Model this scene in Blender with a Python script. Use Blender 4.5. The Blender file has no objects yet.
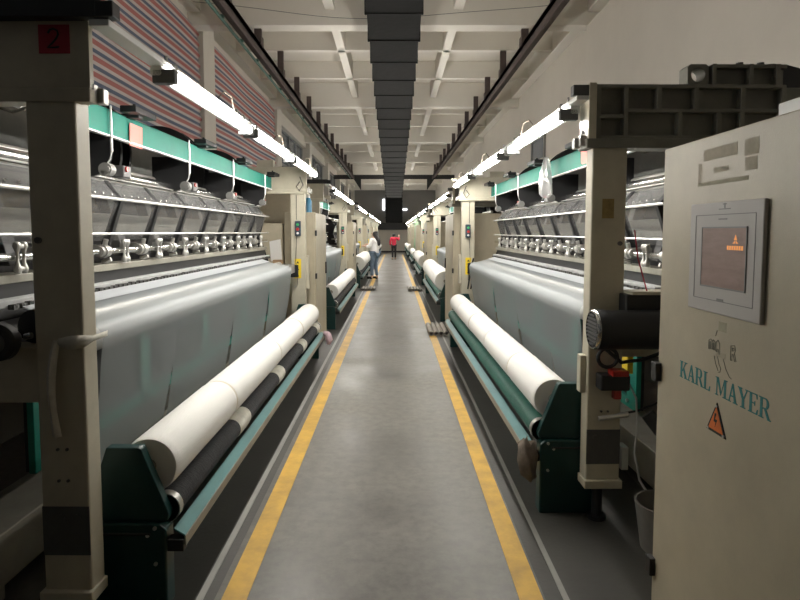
import bpy, bmesh, math, random
from mathutils import Vector, Matrix
random.seed(7)
PI = math.pi
sc = bpy.context.scene
COL = sc.collection

# ------------------------------------------------------------------ materials
def mat(name, col, rough=0.5, metal=0.0, var=0.0, scale=4.0, bump=0.0, bscale=60.0, dark=None, stretch=None, spec=None):
    m = bpy.data.materials.new(name); m.use_nodes = True
    nt = m.node_tree; n = nt.nodes; l = nt.links
    b = n['Principled BSDF']
    b.inputs['Base Color'].default_value = (*col, 1)
    b.inputs['Roughness'].default_value = rough
    b.inputs['Metallic'].default_value = metal
    if spec is not None: b.inputs['Specular IOR Level'].default_value = spec
    if var > 0 or bump > 0:
        tc = n.new('ShaderNodeTexCoord'); mp = n.new('ShaderNodeMapping')
        l.new(tc.outputs['Object'], mp.inputs['Vector'])
        if stretch: mp.inputs['Scale'].default_value = stretch
    if var > 0:
        t = n.new('ShaderNodeTexNoise'); t.inputs['Scale'].default_value = scale
        t.inputs['Detail'].default_value = 6; t.inputs['Roughness'].default_value = 0.65
        l.new(mp.outputs[0], t.inputs['Vector'])
        r = n.new('ShaderNodeValToRGB')
        d = dark or tuple(c * (1 - var) for c in col)
        r.color_ramp.elements[0].position = 0.3; r.color_ramp.elements[0].color = (*d, 1)
        r.color_ramp.elements[1].position = 0.62; r.color_ramp.elements[1].color = (*col, 1)
        l.new(t.outputs['Fac'], r.inputs[0]); l.new(r.outputs[0], b.inputs['Base Color'])
    if bump > 0:
        t2 = n.new('ShaderNodeTexNoise'); t2.inputs['Scale'].default_value = bscale
        l.new(mp.outputs[0], t2.inputs['Vector'])
        bp = n.new('ShaderNodeBump'); bp.inputs['Strength'].default_value = bump
        bp.inputs['Distance'].default_value = 0.01
        l.new(t2.outputs['Fac'], bp.inputs['Height']); l.new(bp.outputs[0], b.inputs['Normal'])
    return m

def emis(name, col, s):
    m = bpy.data.materials.new(name); m.use_nodes = True
    n = m.node_tree.nodes; n.clear()
    e = n.new('ShaderNodeEmission'); o = n.new('ShaderNodeOutputMaterial')
    e.inputs[0].default_value = (*col, 1); e.inputs[1].default_value = s
    m.node_tree.links.new(e.outputs[0], o.inputs[0]); return m

M = {}
M['cream'] = mat('cream_paint', (0.57, 0.53, 0.42), 0.45, 0, 0.22, 3.5, 0.05, 200)
M['cream_box'] = mat('cream_cabinet_paint', (0.52, 0.465, 0.345), 0.4, 0, 0.18, 3.0, 0.12, 350)
M['cream_grey'] = mat('greyish_cast_paint', (0.225, 0.22, 0.185), 0.5, 0, 0.25, 4, 0.15, 120)
M['cast_beige'] = mat('cast_beige_paint', (0.33, 0.315, 0.265), 0.45, 0.1, 0.25, 5)
M['pale_green'] = mat('pale_green_paint', (0.36, 0.50, 0.32), 0.45, 0, 0.2, 3)
M['teal'] = mat('teal_paint', (0.016, 0.25, 0.19), 0.45, 0, 0.2, 5)
M['teal_rail'] = mat('teal_rail_paint', (0.006, 0.155, 0.115), 0.55, 0, 0.15, 5, spec=0.2)
M['dark_teal'] = mat('dark_teal_paint', (0.005, 0.042, 0.040), 0.4, 0, 0.35, 6)
M['green_rubber'] = mat('green_rubber', (0.025, 0.13, 0.10), 0.6, 0, 0.3, 9, 0.3, 90)
M['black'] = mat('black_paint', (0.012, 0.0125, 0.014), 0.5, 0, 0.3, 6)
M['black_cloth'] = mat('black_cloth', (0.028, 0.029, 0.033), 0.75, 0, 0.4, 10, 0.6, 40, stretch=(1, 4, 1))
M['dark_grey'] = mat('dark_grey_paint', (0.10, 0.10, 0.10), 0.5, 0, 0.3, 5)
M['mid_grey'] = mat('machine_grey', (0.27, 0.27, 0.26), 0.45, 0.2, 0.25, 4)
M['steel'] = mat('bright_steel', (0.75, 0.75, 0.74), 0.22, 1.0, 0.12, 8)
M['alu'] = mat('dull_aluminium', (0.58, 0.57, 0.54), 0.4, 0.8, 0.15, 9)
M['chrome'] = mat('white_rod', (0.85, 0.85, 0.83), 0.25, 0.5)
M['white'] = mat('white_paint', (0.82, 0.82, 0.80), 0.4)
M['dusty'] = mat('lint_white', (0.42, 0.43, 0.43), 0.8, 0, 0.25, 14)
M['chain'] = mat('needle_chain', (0.10, 0.10, 0.095), 0.5, 0.4, 0.8, 40, 1.0, 60)
M['roll'] = mat('rolled_fabric', (0.86, 0.85, 0.82), 0.75, 0, 0.06, 3, 0.15, 160, stretch=(1, 0.15, 1))
M['roll_seam'] = mat('roll_edge', (0.62, 0.57, 0.48), 0.8)
M['card'] = mat('cardboard', (0.36, 0.24, 0.13), 0.8, 0, 0.2, 6)
M['card_tube'] = mat('cardboard_tube', (0.36, 0.33, 0.29), 0.7, 0, 0.3, 8)
M['paper'] = mat('paper', (0.80, 0.79, 0.76), 0.8)
M['pink'] = mat('pink_paper', (0.72, 0.22, 0.19), 0.8)
M['red_paper'] = mat('red_paper', (0.36, 0.03, 0.05), 0.8)
M['yellow'] = mat('yellow_label', (0.90, 0.66, 0.03), 0.5)
M['ink'] = mat('black_ink', (0.02, 0.02, 0.02), 0.7)
M['ink_grey'] = mat('grey_ink', (0.13, 0.13, 0.12), 0.8)
M['red'] = mat('red_plastic', (0.35, 0.02, 0.015), 0.35)
M['green_btn'] = mat('green_plastic', (0.03, 0.40, 0.12), 0.35)
M['orange'] = mat('orange_sign', (0.75, 0.17, 0.02), 0.45, 0, 0.25, 12)
M['switch'] = mat('dark_blue_plastic', (0.03, 0.05, 0.075), 0.4)
M['teal_ink'] = mat('teal_lettering', (0.03, 0.24, 0.25), 0.5, 0, 0.15, 30)
M['panel_grey'] = mat('grey_panel', (0.50, 0.48, 0.46), 0.5, 0.0, 0.06, 5)
M['panel_line'] = mat('panel_line_grey', (0.24, 0.235, 0.23), 0.5)
M['residue'] = mat('tape_residue', (0.475, 0.43, 0.33), 0.75, 0, 0.2, 18)
M['residue_dark'] = mat('tape_residue_olive', (0.42, 0.39, 0.28), 0.75, 0, 0.2, 18)
M['screen'] = mat('dusty_screen', (0.33, 0.21, 0.18), 0.5, 0, 0.3, 7, stretch=(1, 1, 4))
M['screen_mark'] = emis('lit_screen_marks', (1.0, 0.42, 0.15), 0.75)
M['tray_blue'] = mat('tray_blue_steel', (0.085, 0.225, 0.23), 0.3, 0.25, 0.3, 5, stretch=(1, .3, 1))
M['rag'] = mat('dirty_rag', (0.17, 0.135, 0.105), 0.9, 0, 0.5, 14, 0.5, 30)
M['pink_rag'] = mat('pink_rag', (0.62, 0.45, 0.50), 0.9, 0, 0.3, 14)
M['cloth_tie'] = mat('white_cloth_strip', (0.62, 0.60, 0.53), 0.9, 0, 0.3, 12)
M['rail_brown'] = mat('brown_steel', (0.085, 0.062, 0.058), 0.6, 0, 0.25, 4)
M['pipe_green'] = mat('green_pipe', (0.10, 0.20, 0.16), 0.5, 0, 0.3, 5)
M['duct'] = mat('duct_dark', (0.007, 0.007, 0.0068), 0.8, 0, 0.35, 3, 0.3, 12, spec=0.15)
M['bucket'] = mat('bucket_grey', (0.20, 0.19, 0.17), 0.6, 0, 0.3, 5)
M['beam_black'] = mat('dark_beam', (0.03, 0.03, 0.03), 0.6)
M['skin'] = mat('skin', (0.62, 0.40, 0.29), 0.55)
M['hair'] = mat('black_hair', (0.012, 0.010, 0.010), 0.5)
M['shirt'] = mat('white_shirt', (0.82, 0.80, 0.79), 0.85)
M['jeans'] = mat('blue_jeans', (0.16, 0.22, 0.30), 0.85, 0, 0.3, 9)
M['jacket'] = mat('red_jacket', (0.62, 0.03, 0.07), 0.8)
M['trousers'] = mat('black_trousers', (0.015, 0.015, 0.018), 0.85)
M['can_blue'] = mat('blue_plastic', (0.10, 0.33, 0.55), 0.35)
M['glass_dark'] = mat('window_glass', (0.16, 0.19, 0.23), 0.12)
M['plaster'] = mat('wall_plaster', (0.68, 0.635, 0.57), 0.85, 0, 0.07, 0.8, 0.1, 30)
M['plaster_grey'] = mat('dimmed_wall_plaster', (0.30, 0.29, 0.275), 0.85, 0, 0.1, 0.6)  # same wall paint, its weaker lighting put into a darker colour
M['ceil'] = mat('ceiling_plaster', (0.74, 0.70, 0.63), 0.9, 0, 0.10, 0.5)
M['ceil_beam'] = mat('ceiling_beam_paint', (0.80, 0.765, 0.70), 0.9, 0, 0.06, 0.6)
M['door_beige'] = mat('door_beige', (0.50, 0.46, 0.39), 0.6)
M['strip'] = mat('floor_channel_edge', (0.28, 0.275, 0.255), 0.5, 0.2, 0.2, 3)
M['tube_light'] = emis('lit_tube', (1.0, 0.955, 0.88), 92.0)
M['tube_far'] = emis('lit_far_lamp', (0.95, 0.97, 1.0), 3.0)

def floor_mat():
    m = bpy.data.materials.new('concrete_floor'); m.use_nodes = True
    nt = m.node_tree; n = nt.nodes; l = nt.links; b = n['Principled BSDF']
    tc = n.new('ShaderNodeTexCoord')
    def noise(s, d, r):
        t = n.new('ShaderNodeTexNoise'); t.inputs['Scale'].default_value = s
        t.inputs['Detail'].default_value = d; t.inputs['Roughness'].default_value = r
        l.new(tc.outputs['Object'], t.inputs['Vector']); return t
    t1 = noise(1.3, 8, 0.65); t2 = noise(14, 6, 0.7)
    r1 = n.new('ShaderNodeValToRGB')
    r1.color_ramp.elements[0].position = 0.32; r1.color_ramp.elements[0].color = (0.072, 0.067, 0.056, 1)
    r1.color_ramp.elements[1].position = 0.70; r1.color_ramp.elements[1].color = (0.165, 0.155, 0.132, 1)
    l.new(t1.outputs['Fac'], r1.inputs[0])
    r2 = n.new('ShaderNodeValToRGB')
    r2.color_ramp.elements[0].position = 0.36; r2.color_ramp.elements[0].color = (0.66, 0.66, 0.66, 1)
    r2.color_ramp.elements[1].position = 0.6; r2.color_ramp.elements[1].color = (1.05, 1.05, 1.05, 1)
    l.new(t2.outputs['Fac'], r2.inputs[0])
    mx = n.new('ShaderNodeMixRGB'); mx.blend_type = 'MULTIPLY'; mx.inputs[0].default_value = 0.8
    l.new(r1.outputs[0], mx.inputs[1]); l.new(r2.outputs[0], mx.inputs[2])
    l.new(mx.outputs[0], b.inputs['Base Color'])
    rr = n.new('ShaderNodeMapRange'); rr.inputs[1].default_value = 0.3; rr.inputs[2].default_value = 0.7
    rr.inputs[3].default_value = 0.30; rr.inputs[4].default_value = 0.55
    l.new(t1.outputs['Fac'], rr.inputs[0]); l.new(rr.outputs[0], b.inputs['Roughness'])
    bp = n.new('ShaderNodeBump'); bp.inputs['Strength'].default_value = 0.08; bp.inputs['Distance'].default_value = 0.01
    l.new(t2.outputs['Fac'], bp.inputs['Height']); l.new(bp.outputs[0], b.inputs['Normal'])
    return m
M['floor'] = floor_mat()
M['floor_dark'] = mat('oily_shaded_concrete', (0.055, 0.053, 0.047), 0.5, 0, 0.3, 2.0, 0.1, 40)  # shade below the winders painted in, along with the oily bands
M['line'] = mat('worn_yellow_paint', (0.62, 0.36, 0.032), 0.5, 0, 0.35, 5, 0.05, 60, dark=(0.40, 0.24, 0.03))

def tarp_mat():
    m = bpy.data.materials.new('striped_tarp'); m.use_nodes = True
    nt = m.node_tree; n = nt.nodes; l = nt.links; b = n['Principled BSDF']
    b.inputs['Roughness'].default_value = 0.6
    tc = n.new('ShaderNodeTexCoord'); sp = n.new('ShaderNodeSeparateXYZ')
    l.new(tc.outputs['Object'], sp.inputs[0])
    mu = n.new('ShaderNodeMath'); mu.operation = 'MULTIPLY'; mu.inputs[1].default_value = 1 / 0.165
    fr = n.new('ShaderNodeMath'); fr.operation = 'FRACT'
    l.new(sp.outputs['Z'], mu.inputs[0]); l.new(mu.outputs[0], fr.inputs[0])
    r = n.new('ShaderNodeValToRGB'); r.color_ramp.interpolation = 'CONSTANT'
    e = r.color_ramp.elements
    e[0].position = 0; e[0].color = (0.40, 0.13, 0.115, 1)
    e[1].position = 0.30; e[1].color = (0.54, 0.48, 0.46, 1)
    for p, c in ((0.5, (0.10, 0.125, 0.19, 1)), (0.80, (0.54, 0.48, 0.46, 1))):
        x = e.new(p); x.color = c
    l.new(fr.outputs[0], r.inputs[0]); l.new(r.outputs[0], b.inputs['Base Color'])
    return m
M['tarp'] = tarp_mat()

def sheer(name, col, transp, gloss=0.0, rough=0.3, trans=0.25):
    m = bpy.data.materials.new(name); m.use_nodes = True
    nt = m.node_tree; n = nt.nodes; l = nt.links; n.clear()
    o = n.new('ShaderNodeOutputMaterial')
    tr = n.new('ShaderNodeBsdfTransparent'); df = n.new('ShaderNodeBsdfDiffuse'); tl = n.new('ShaderNodeBsdfTranslucent')
    df.inputs[0].default_value = (*col, 1); tl.inputs[0].default_value = (*col, 1)
    a = n.new('ShaderNodeMixShader'); a.inputs[0].default_value = trans
    l.new(df.outputs[0], a.inputs[1]); l.new(tl.outputs[0], a.inputs[2])
    cur = a
    if gloss:
        g = n.new('ShaderNodeBsdfGlossy'); g.inputs['Roughness'].default_value = rough
        g.inputs[0].default_value = (0.9, 0.9, 0.9, 1)
        c = n.new('ShaderNodeMixShader'); c.inputs[0].default_value = gloss
        l.new(a.outputs[0], c.inputs[1]); l.new(g.outputs[0], c.inputs[2]); cur = c
    f = n.new('ShaderNodeMixShader'); f.inputs[0].default_value = transp
    l.new(cur.outputs[0], f.inputs[1]); l.new(tr.outputs[0], f.inputs[2]); l.new(f.outputs[0], o.inputs[0])
    return m
M['web'] = sheer('sheer_fabric', (0.62, 0.67, 0.70), 0.62, 0.10, 0.35)
M['web_flat'] = sheer('sheer_fabric_taut', (0.60, 0.63, 0.66), 0.15, 0.10, 0.35)
M['acrylic'] = sheer('acrylic_guard', (0.30, 0.30, 0.30), 0.50, 0.30, 0.15)
M['acrylic_clear'] = sheer('acrylic_guard_clear', (0.35, 0.35, 0.35), 0.80, 0.30, 0.12)
M['plastic_wrap'] = sheer('plastic_bag', (0.8, 0.8, 0.8), 0.35, 0.35, 0.2)

# ------------------------------------------------------------------ mesh builder
class MB:
    """collects shapes in hall coordinates (u = distance from the aisle's middle on side s)"""
    def __init__(self, s=1, du=0.0, oy=0.0, dz=0.0, zs=1.0):
        self.v = []; self.f = []; self.s = s; self.du = du; self.oy = oy; self.dz = dz; self.zs = zs
    def P(self, p): return Vector((self.s * (p[0] + self.du), p[1] + self.oy, p[2]*self.zs + self.dz))
    def add(self, vs, fs):
        b = len(self.v); self.v += [self.P(p) for p in vs]; self.f += [tuple(b + i for i in f) for f in fs]
        return self
    def box(self, x0, x1, y0, y1, z0, z1):
        return self.add([(x0,y0,z0),(x1,y0,z0),(x1,y1,z0),(x0,y1,z0),(x0,y0,z1),(x1,y0,z1),(x1,y1,z1),(x0,y1,z1)],
                        [(0,3,2,1),(4,5,6,7),(0,1,5,4),(1,2,6,5),(2,3,7,6),(3,0,4,7)])
    def prism(self, poly, axis, a0, a1):
        def pt(q, a):
            return (q[0], a, q[1]) if axis == 'y' else ((a, q[0], q[1]) if axis == 'x' else (q[0], q[1], a))
        n = len(poly)
        vs = [pt(q, a0) for q in poly] + [pt(q, a1) for q in poly]
        return self.add(vs, [tuple(range(n)), tuple(range(2*n-1, n-1, -1))] + [(i, (i+1) % n, n+(i+1) % n, n+i) for i in range(n)])
    def cyl(self, p0, p1, r, n=16, r1=None, cap=True):
        p0, p1 = Vector(p0), Vector(p1); r1 = r if r1 is None else r1
        d = (p1 - p0).normalized(); a = d.orthogonal().normalized(); b = d.cross(a)
        vs = []
        for p, q in ((p0, r), (p1, r1)):
            for k in range(n):
                t = 2*PI*k/n; vs.append(p + (a*math.cos(t) + b*math.sin(t))*q)
        fs = [(k, (k+1) % n, n+(k+1) % n, n+k) for k in range(n)]
        if cap: fs += [tuple(range(n-1, -1, -1)), tuple(range(n, 2*n))]
        return self.add(vs, fs)
    def tube(self, pts, r, n=8):
        pts = [Vector(p) for p in pts]; vs = []; m = len(pts)
        a = None
        for i, p in enumerate(pts):
            d = (pts[min(i+1, m-1)] - pts[max(i-1, 0)]).normalized()
            a = d.orthogonal().normalized() if a is None else (a - d*a.dot(d)).normalized()
            b = d.cross(a)
            rr = r[i] if isinstance(r, (list, tuple)) else r
            for k in range(n):
                t = 2*PI*k/n; vs.append(p + (a*math.cos(t) + b*math.sin(t))*rr)
        fs = [(i*n+k, i*n+(k+1) % n, (i+1)*n+(k+1) % n, (i+1)*n+k) for i in range(m-1) for k in range(n)]
        fs += [tuple(range(n-1, -1, -1)), tuple(range((m-1)*n, m*n))]
        return self.add(vs, fs)
    def lathe(self, c, axis, prof, n=24, cap=True):
        """prof: (distance along axis, radius)"""
        ax = {'x': Vector((1,0,0)), 'y': Vector((0,1,0)), 'z': Vector((0,0,1))}[axis]
        a = ax.orthogonal().normalized(); b = ax.cross(a); c = Vector(c); vs = []
        for t, r in prof:
            for k in range(n):
                w = 2*PI*k/n; vs.append(c + ax*t + (a*math.cos(w) + b*math.sin(w))*r)
        m = len(prof)
        fs = [(i*n+k, i*n+(k+1) % n, (i+1)*n+(k+1) % n, (i+1)*n+k) for i in range(m-1) for k in range(n)]
        if cap: fs += [tuple(range(n-1, -1, -1)), tuple(range((m-1)*n, m*n))]
        return self.add(vs, fs)
    def ball(self, c, r, n=12, sq=(1,1,1)):
        c = Vector(c); vs = [c + Vector((0,0,r*sq[2]))]; fs = []
        m = n//2
        for i in range(1, m):
            t = PI*i/m
            for k in range(n):
                w = 2*PI*k/n
                vs.append(c + Vector((r*sq[0]*math.sin(t)*math.cos(w), r*sq[1]*math.sin(t)*math.sin(w), r*sq[2]*math.cos(t))))
        vs.append(c - Vector((0,0,r*sq[2])))
        for k in range(n): fs.append((0, 1+k, 1+(k+1) % n))
        for i in range(m-2):
            for k in range(n):
                fs.append((1+i*n+k, 1+(i+1)*n+k, 1+(i+1)*n+(k+1) % n, 1+i*n+(k+1) % n))
        last = len(vs)-1
        for k in range(n): fs.append((last, 1+(m-2)*n+(k+1) % n, 1+(m-2)*n+k))
        return self.add(vs, fs)
    def sheet(self, rows):
        m = len(rows[0]); vs = [p for r in rows for p in r]
        return self.add(vs, [(i*m+k, i*m+k+1, (i+1)*m+k+1, (i+1)*m+k) for i in range(len(rows)-1) for k in range(m-1)])
    def build(self, name, m, parent=None, smooth=None, bevel=0.0, fixn=True, loc=None):
        me = bpy.data.meshes.new(name)
        if parent is not None:
            org = world_loc(parent)
        else:
            org = Vector(loc) if loc is not None else Vector((0,0,0))
        me.from_pydata([tuple(p - org) for p in self.v], [], self.f)
        if fixn:
            bm = bmesh.new(); bm.from_mesh(me); bmesh.ops.recalc_face_normals(bm, faces=bm.faces); bm.to_mesh(me); bm.free()
        me.materials.append(M[m] if isinstance(m, str) else m)
        if smooth is not None:
            me.polygons.foreach_set('use_smooth', [True]*len(me.polygons))
            me.set_sharp_from_angle(angle=math.radians(smooth))
        o = bpy.data.objects.new(name, me); COL.objects.link(o)
        if parent is not None: o.parent = parent
        else: o.location = org
        if bevel:
            b = o.modifiers.new('edge', 'BEVEL'); b.width = bevel; b.segments = 2; b.limit_method = 'ANGLE'
        return o

def world_loc(o):
    v = Vector((0,0,0))
    while o is not None:
        v = v + o.location; o = o.parent
    return v

def tag(o, label=None, cat=None, group=None, kind=None):
    if label: o['label'] = label
    if cat: o['category'] = cat
    if group: o['group'] = group
    if kind: o['kind'] = kind
    return o

def thing(name, loc, label, cat, group=None):
    o = bpy.data.objects.new(name, None); COL.objects.link(o)
    o.empty_display_size = 0.1; o.location = loc
    return tag(o, label, cat, group)

def struct(o): o['kind'] = 'structure'; return o

KIDS = {}
def children_of(o):
    return [c for c in bpy.data.objects if c.parent is o]

def dup(root, dy, label, group=None, skip=(), swap=None):
    """a copy of a thing with copies of its parts and sub-parts, moved along the hall"""
    r = root.copy(); COL.objects.link(r); r.location = root.location + Vector((0, dy, 0))
    r.rotation_euler = (0, 0, 0)
    r['label'] = label
    if group: r['group'] = group
    def rec(src, dst):
        for ch in KIDS[src.name]:
            base = ch.name.split('.')[0]
            if base in skip: continue
            c = ch.copy(); COL.objects.link(c); c.parent = dst
            if swap and c.data and c.data.materials and c.data.materials[0].name in swap:
                c.data = c.data.copy(); c.data.materials[0] = M[swap[c.data.materials[0].name]]
            if ch.name in KIDS: rec(ch, c)
    rec(root, r)
    return r

def freeze_kids():
    KIDS.clear()
    for o in bpy.data.objects: KIDS.setdefault(o.name, [])
    for o in bpy.data.objects:
        if o.parent: KIDS[o.parent.name].append(o)

ORD = ['nearest', 'second', 'third', 'fourth', 'fifth', 'sixth']
SIDE = {-1: 'left', 1: 'right'}

# ------------------------------------------------------------------ the hall
YB, YF = -16.0, 46.0          # rear and far walls
XW = 3.15
struct(MB().box(-XW-0.3, XW+0.3, YB-0.3, YF+0.3, -0.2, 0.0).build('floor', 'floor'))
# yellow lines
LY0, LY1 = -15.9, 41.0
mb = MB().add([(-0.75, LY0, 0.001), (-0.64, LY0, 0.001), (-0.585, LY1, 0.001), (-0.685, LY1, 0.001),
               (-0.75, LY0, 0.004), (-0.64, LY0, 0.004), (-0.585, LY1, 0.004), (-0.685, LY1, 0.004)],
              [(0,3,2,1),(4,5,6,7),(0,1,5,4),(1,2,6,5),(2,3,7,6),(3,0,4,7)])
struct(mb.build('trim_1', 'line'))
struct(MB().box(0.53, 0.63, LY0, LY1, 0.001, 0.004).build('trim_2', 'line'))
struct(MB().box(-0.835, -0.805, LY0, LY1, 0.001, 0.006).build('trim_3', 'strip'))
struct(MB().box(0.715, 0.74, LY0, LY1, 0.001, 0.006).build('trim_4', 'strip'))
struct(MB().box(-1.5, -0.835, LY0, LY1, 0.0005, 0.002).build('trim_5', 'floor_dark'))  # shade under the left winders, painted as a dark sheet
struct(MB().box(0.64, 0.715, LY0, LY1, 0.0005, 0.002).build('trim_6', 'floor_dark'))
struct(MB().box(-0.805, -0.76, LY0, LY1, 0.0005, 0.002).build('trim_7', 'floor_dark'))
struct(MB().box(0.74, 1.5, LY0, LY1, 0.0005, 0.002).build('trim_8', 'floor_dark'))  # shade under the right winders, painted as a dark sheet

ZS, ZM, ZL = 5.30, 4.70, 4.93
struct(MB().box(-XW-0.3, XW+0.3, YB-0.3, YF+0.3, ZS, ZS+0.2).build('ceiling', 'ceil'))
# waffle of beams under the slab
nt_ = 20
k = 0
for i in range(-4, 7):
    y = 9.4 + 6*i
    if YB < y < YF-0.3:
        struct(MB().box(-XW, XW, y, y+0.30, ZM, ZS).build('trim_%d' % nt_, 'ceil_beam', bevel=0.01)); nt_ += 1
    for d in (2.05, 4.1):
        if YB < y+d < YF-0.3:
            struct(MB().box(-XW, XW, y+d, y+d+0.14, ZL, ZS).build('trim_%d' % nt_, 'ceil_beam', bevel=0.008)); nt_ += 1
for x in (-0.98, 0.98):
    struct(MB().box(x-0.075, x+0.075, YB, YF, ZL, ZS).build('trim_%d' % nt_, 'ceil_beam', bevel=0.008)); nt_ += 1
for x in (-XW+0.1, XW-0.1):
    struct(MB().box(x-0.1, x+0.1, YB, YF, ZL-0.03, ZS).build('trim_%d' % nt_, 'ceil_beam', bevel=0.008)); nt_ += 1

# walls
struct(MB().box(XW, XW+0.25, YB-0.25, YF+0.25, 0, ZS).build('wall_right', 'plaster'))
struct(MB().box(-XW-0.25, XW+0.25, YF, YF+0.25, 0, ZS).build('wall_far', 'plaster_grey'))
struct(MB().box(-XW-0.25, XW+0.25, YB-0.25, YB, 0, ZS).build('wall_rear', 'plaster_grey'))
wl = MB()
sill, head = 1.5, 4.55
wl.box(-XW-0.25, -XW, YB-0.25, YF+0.25, 0, sill)
wl.box(-XW-0.25, -XW, YB-0.25, YF+0.25, head, ZS)
cols = [9.4 + 6*i for i in range(-4, 7)]
for y in cols:
    wl.box(-XW-0.25, -XW+0.14, y+0.30, y+0.90, 0.0, ZM+0.2)
struct(wl.build('wall_left', 'plaster', bevel=0.006))
for y in cols[:-1]:
    i = cols.index(y)
    x0 = -XW-0.2
    fr = MB()
    a, b = y+0.9, y+6.3
    if i >= 5:
        wn = i-4
        f = MB()
        nx, nz = 4, 3
        for q in range(nx+1):
            yy = a + (b-a)*q/nx; f.box(x0, x0+0.08, yy-0.035, yy+0.035, sill, head)
        for q in range(nz+1):
            zz = sill + (head-sill)*q/nz; f.box(x0, x0+0.08, a, b, zz-0.035, zz+0.035)
        w = struct(f.build('window_%d' % wn, 'mid_grey', loc=(x0, a, sill)))
        g = MB().box(x0+0.02, x0+0.035, a, b, sill, head).build('pane', 'glass_dark', w)
# far door and band, far lintel
d1 = struct(MB().box(-1.9, 1.9, YF-0.12, YF, 0, 1.72).build('door_1', 'door_beige', loc=(0, YF, 0)))
MB().box(-1.95, 1.95, YF-0.13, YF-0.10, 0.0, 0.12).build('threshold', 'black', d1)
struct(MB().box(-XW, XW, YF-0.3, YF, 1.72, 2.25).build('trim_90', 'beam_black'))

# striped tarps hung over the left windows
def tarp(y0, y1, label):
    rows = []
    n = 100; mcol = 24
    for i in range(n+1):
        z = 1.25 + (4.72-1.25)*i/n
        row = []
        for j in range(mcol+1):
            t = j/mcol
            x = -XW + 0.07 + 0.012*math.sin(2*PI*(z/0.165)) + 0.015*math.sin(9*t+z*1.5)
            ww = 0.02*math.sin(2*PI*z/0.165) if j in (0, mcol) else 0
            row.append((x, y0 + (y1-y0)*t + (ww if j == mcol else -ww), z))
        rows.append(row)
    o = MB().sheet(rows).build('tarp_curtain', 'tarp', smooth=60, fixn=False, loc=(-XW+0.07, (y0+y1)/2, 0))
    s = o.modifiers.new('thickness', 'SOLIDIFY'); s.thickness = 0.004
    return tag(o, label, 'curtain', 'striped tarps over the left windows')
tarp(4.32, 9.68, 'red, white and blue striped tarp covering the left wall nearest the camera')
tarp(10.32, 15.68, 'striped red and blue tarp on the left wall beyond the first white column')

struct(MB().box(XW-0.20, XW, YB, 9.45, 0, ZM).build('trim_95', 'plaster'))
# small vent window high in the right wall
t = thing('wall_vent', (XW, 13.1, 3.05), 'small dark vent window high in the pale right wall', 'vent')
f = MB(); f.box(XW-0.04, XW, 12.60, 12.68, 3.05, 3.6); f.box(XW-0.04, XW, 13.72, 13.80, 3.05, 3.6)
f.box(XW-0.04, XW, 12.60, 13.80, 3.05, 3.11); f.box(XW-0.04, XW, 12.60, 13.80, 3.54, 3.6)
f.build('frame', 'mid_grey', t)
MB().box(XW-0.02, XW-0.005, 12.68, 13.72, 3.11, 3.54).build('pane', 'glass_dark', t)

# ceiling rails with their hangers
for s in (-1, 1):
    u0 = 2.06 if s < 0 else 1.98
    t = thing('ceiling_rail', (s*u0, 15, 4.33), 'brown steel rail hung along the %s side of the ceiling' % SIDE[s], 'rail', 'brown ceiling rails')
    r = MB(s); r.box(u0, u0+0.16, -4.5, 31.5, 4.36, 4.46); r.box(u0, u0+0.02, -4.5, 31.5, 4.26, 4.46)
    r.build('channel', 'rail_brown', t, bevel=0.004)
    if s < 0:
        p = MB(s); p.cyl((u0+0.20, -4.5, 4.34), (u0+0.20, 31.5, 4.34), 0.022, 10)
        for q in range(36): p.box(u0+0.15, u0+0.225, -4+q, -3.96+q, 4.33, 4.37)
        p.build('pipe', 'pipe_green', t, smooth=40)
    for q in range(16):
        y = 2.07 + 1.87*q
        h = MB(s); h.box(u0+0.0, u0+0.11, y, y+0.06, 4.44, ZL-0.02); h.box(u0-0.01, u0+0.13, y-0.06, y+0.12, 4.44, 4.58)
        h.build('hanger', 'rail_brown', t)
o = MB(); o.box(-XW, XW, 31.5, 31.62, 4.30, 4.52)
for s in (-1, 1):
    o.prism([(s*2.1, 4.3), (s*1.72, 4.3), (s*1.72, 3.72)], 'y', 31.52, 31.6)
tag(o.build('cross_beam', 'beam_black', loc=(0, 31.5, 4.4)), 'dark steel cross beam spanning the hall under the ceiling', 'beam')
w = MB(); pts = []
for q in range(25):
    t_ = q/24; x = -2.9 + 5.4*t_; pts.append((x, 8.9, 4.86 - 0.22*math.sin(PI*t_) + 0.02*math.sin(11*t_)))
w.tube(pts, 0.004, 5)
tag(w.build('ceiling_wire', 'ink_grey', smooth=60, loc=(0, 8.9, 4.7)), 'thin grey wire sagging across the ceiling between the two rails', 'wire')

# long dark duct, sloping down along the middle
t = thing('air_duct', (0, 10, 4.5), 'long black segmented air duct hanging under the middle of the ceiling', 'duct')
def duct_z(y): return 1.55 + 3.30 - 0.0600*y
seg = MB(); col = []
y = -1.2; i = 0
while y < 27.5:
    L = 0.92; y1 = y + L
    z0, z1 = duct_z(y), duct_z(y1)
    hw = 0.375 - 0.008
    b = MB()
    def ring(yy, hw_, zb, hh): return [(-hw_, yy, zb), (hw_, yy, zb), (hw_, yy, zb+hh), (-hw_, yy, zb+hh)]
    v = ring(y, hw-0.012, z0+0.012, 0.42) + ring(y1-0.05, hw, z1, 0.44) + ring(y1-0.05, hw+0.015, z1-0.016, 0.47) + ring(y1, hw+0.015, z1-0.016, 0.47)
    fs = [(3,2,1,0)] + [(r*4+k, r*4+(k+1) % 4, (r+1)*4+(k+1) % 4, (r+1)*4+k) for r in range(3) for k in range(4)] + [(12,13,14,15)]
    b.add(v, fs); b.build('duct_section', 'duct', t, bevel=0.01)
    y = y1; i += 1
h = MB()
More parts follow.
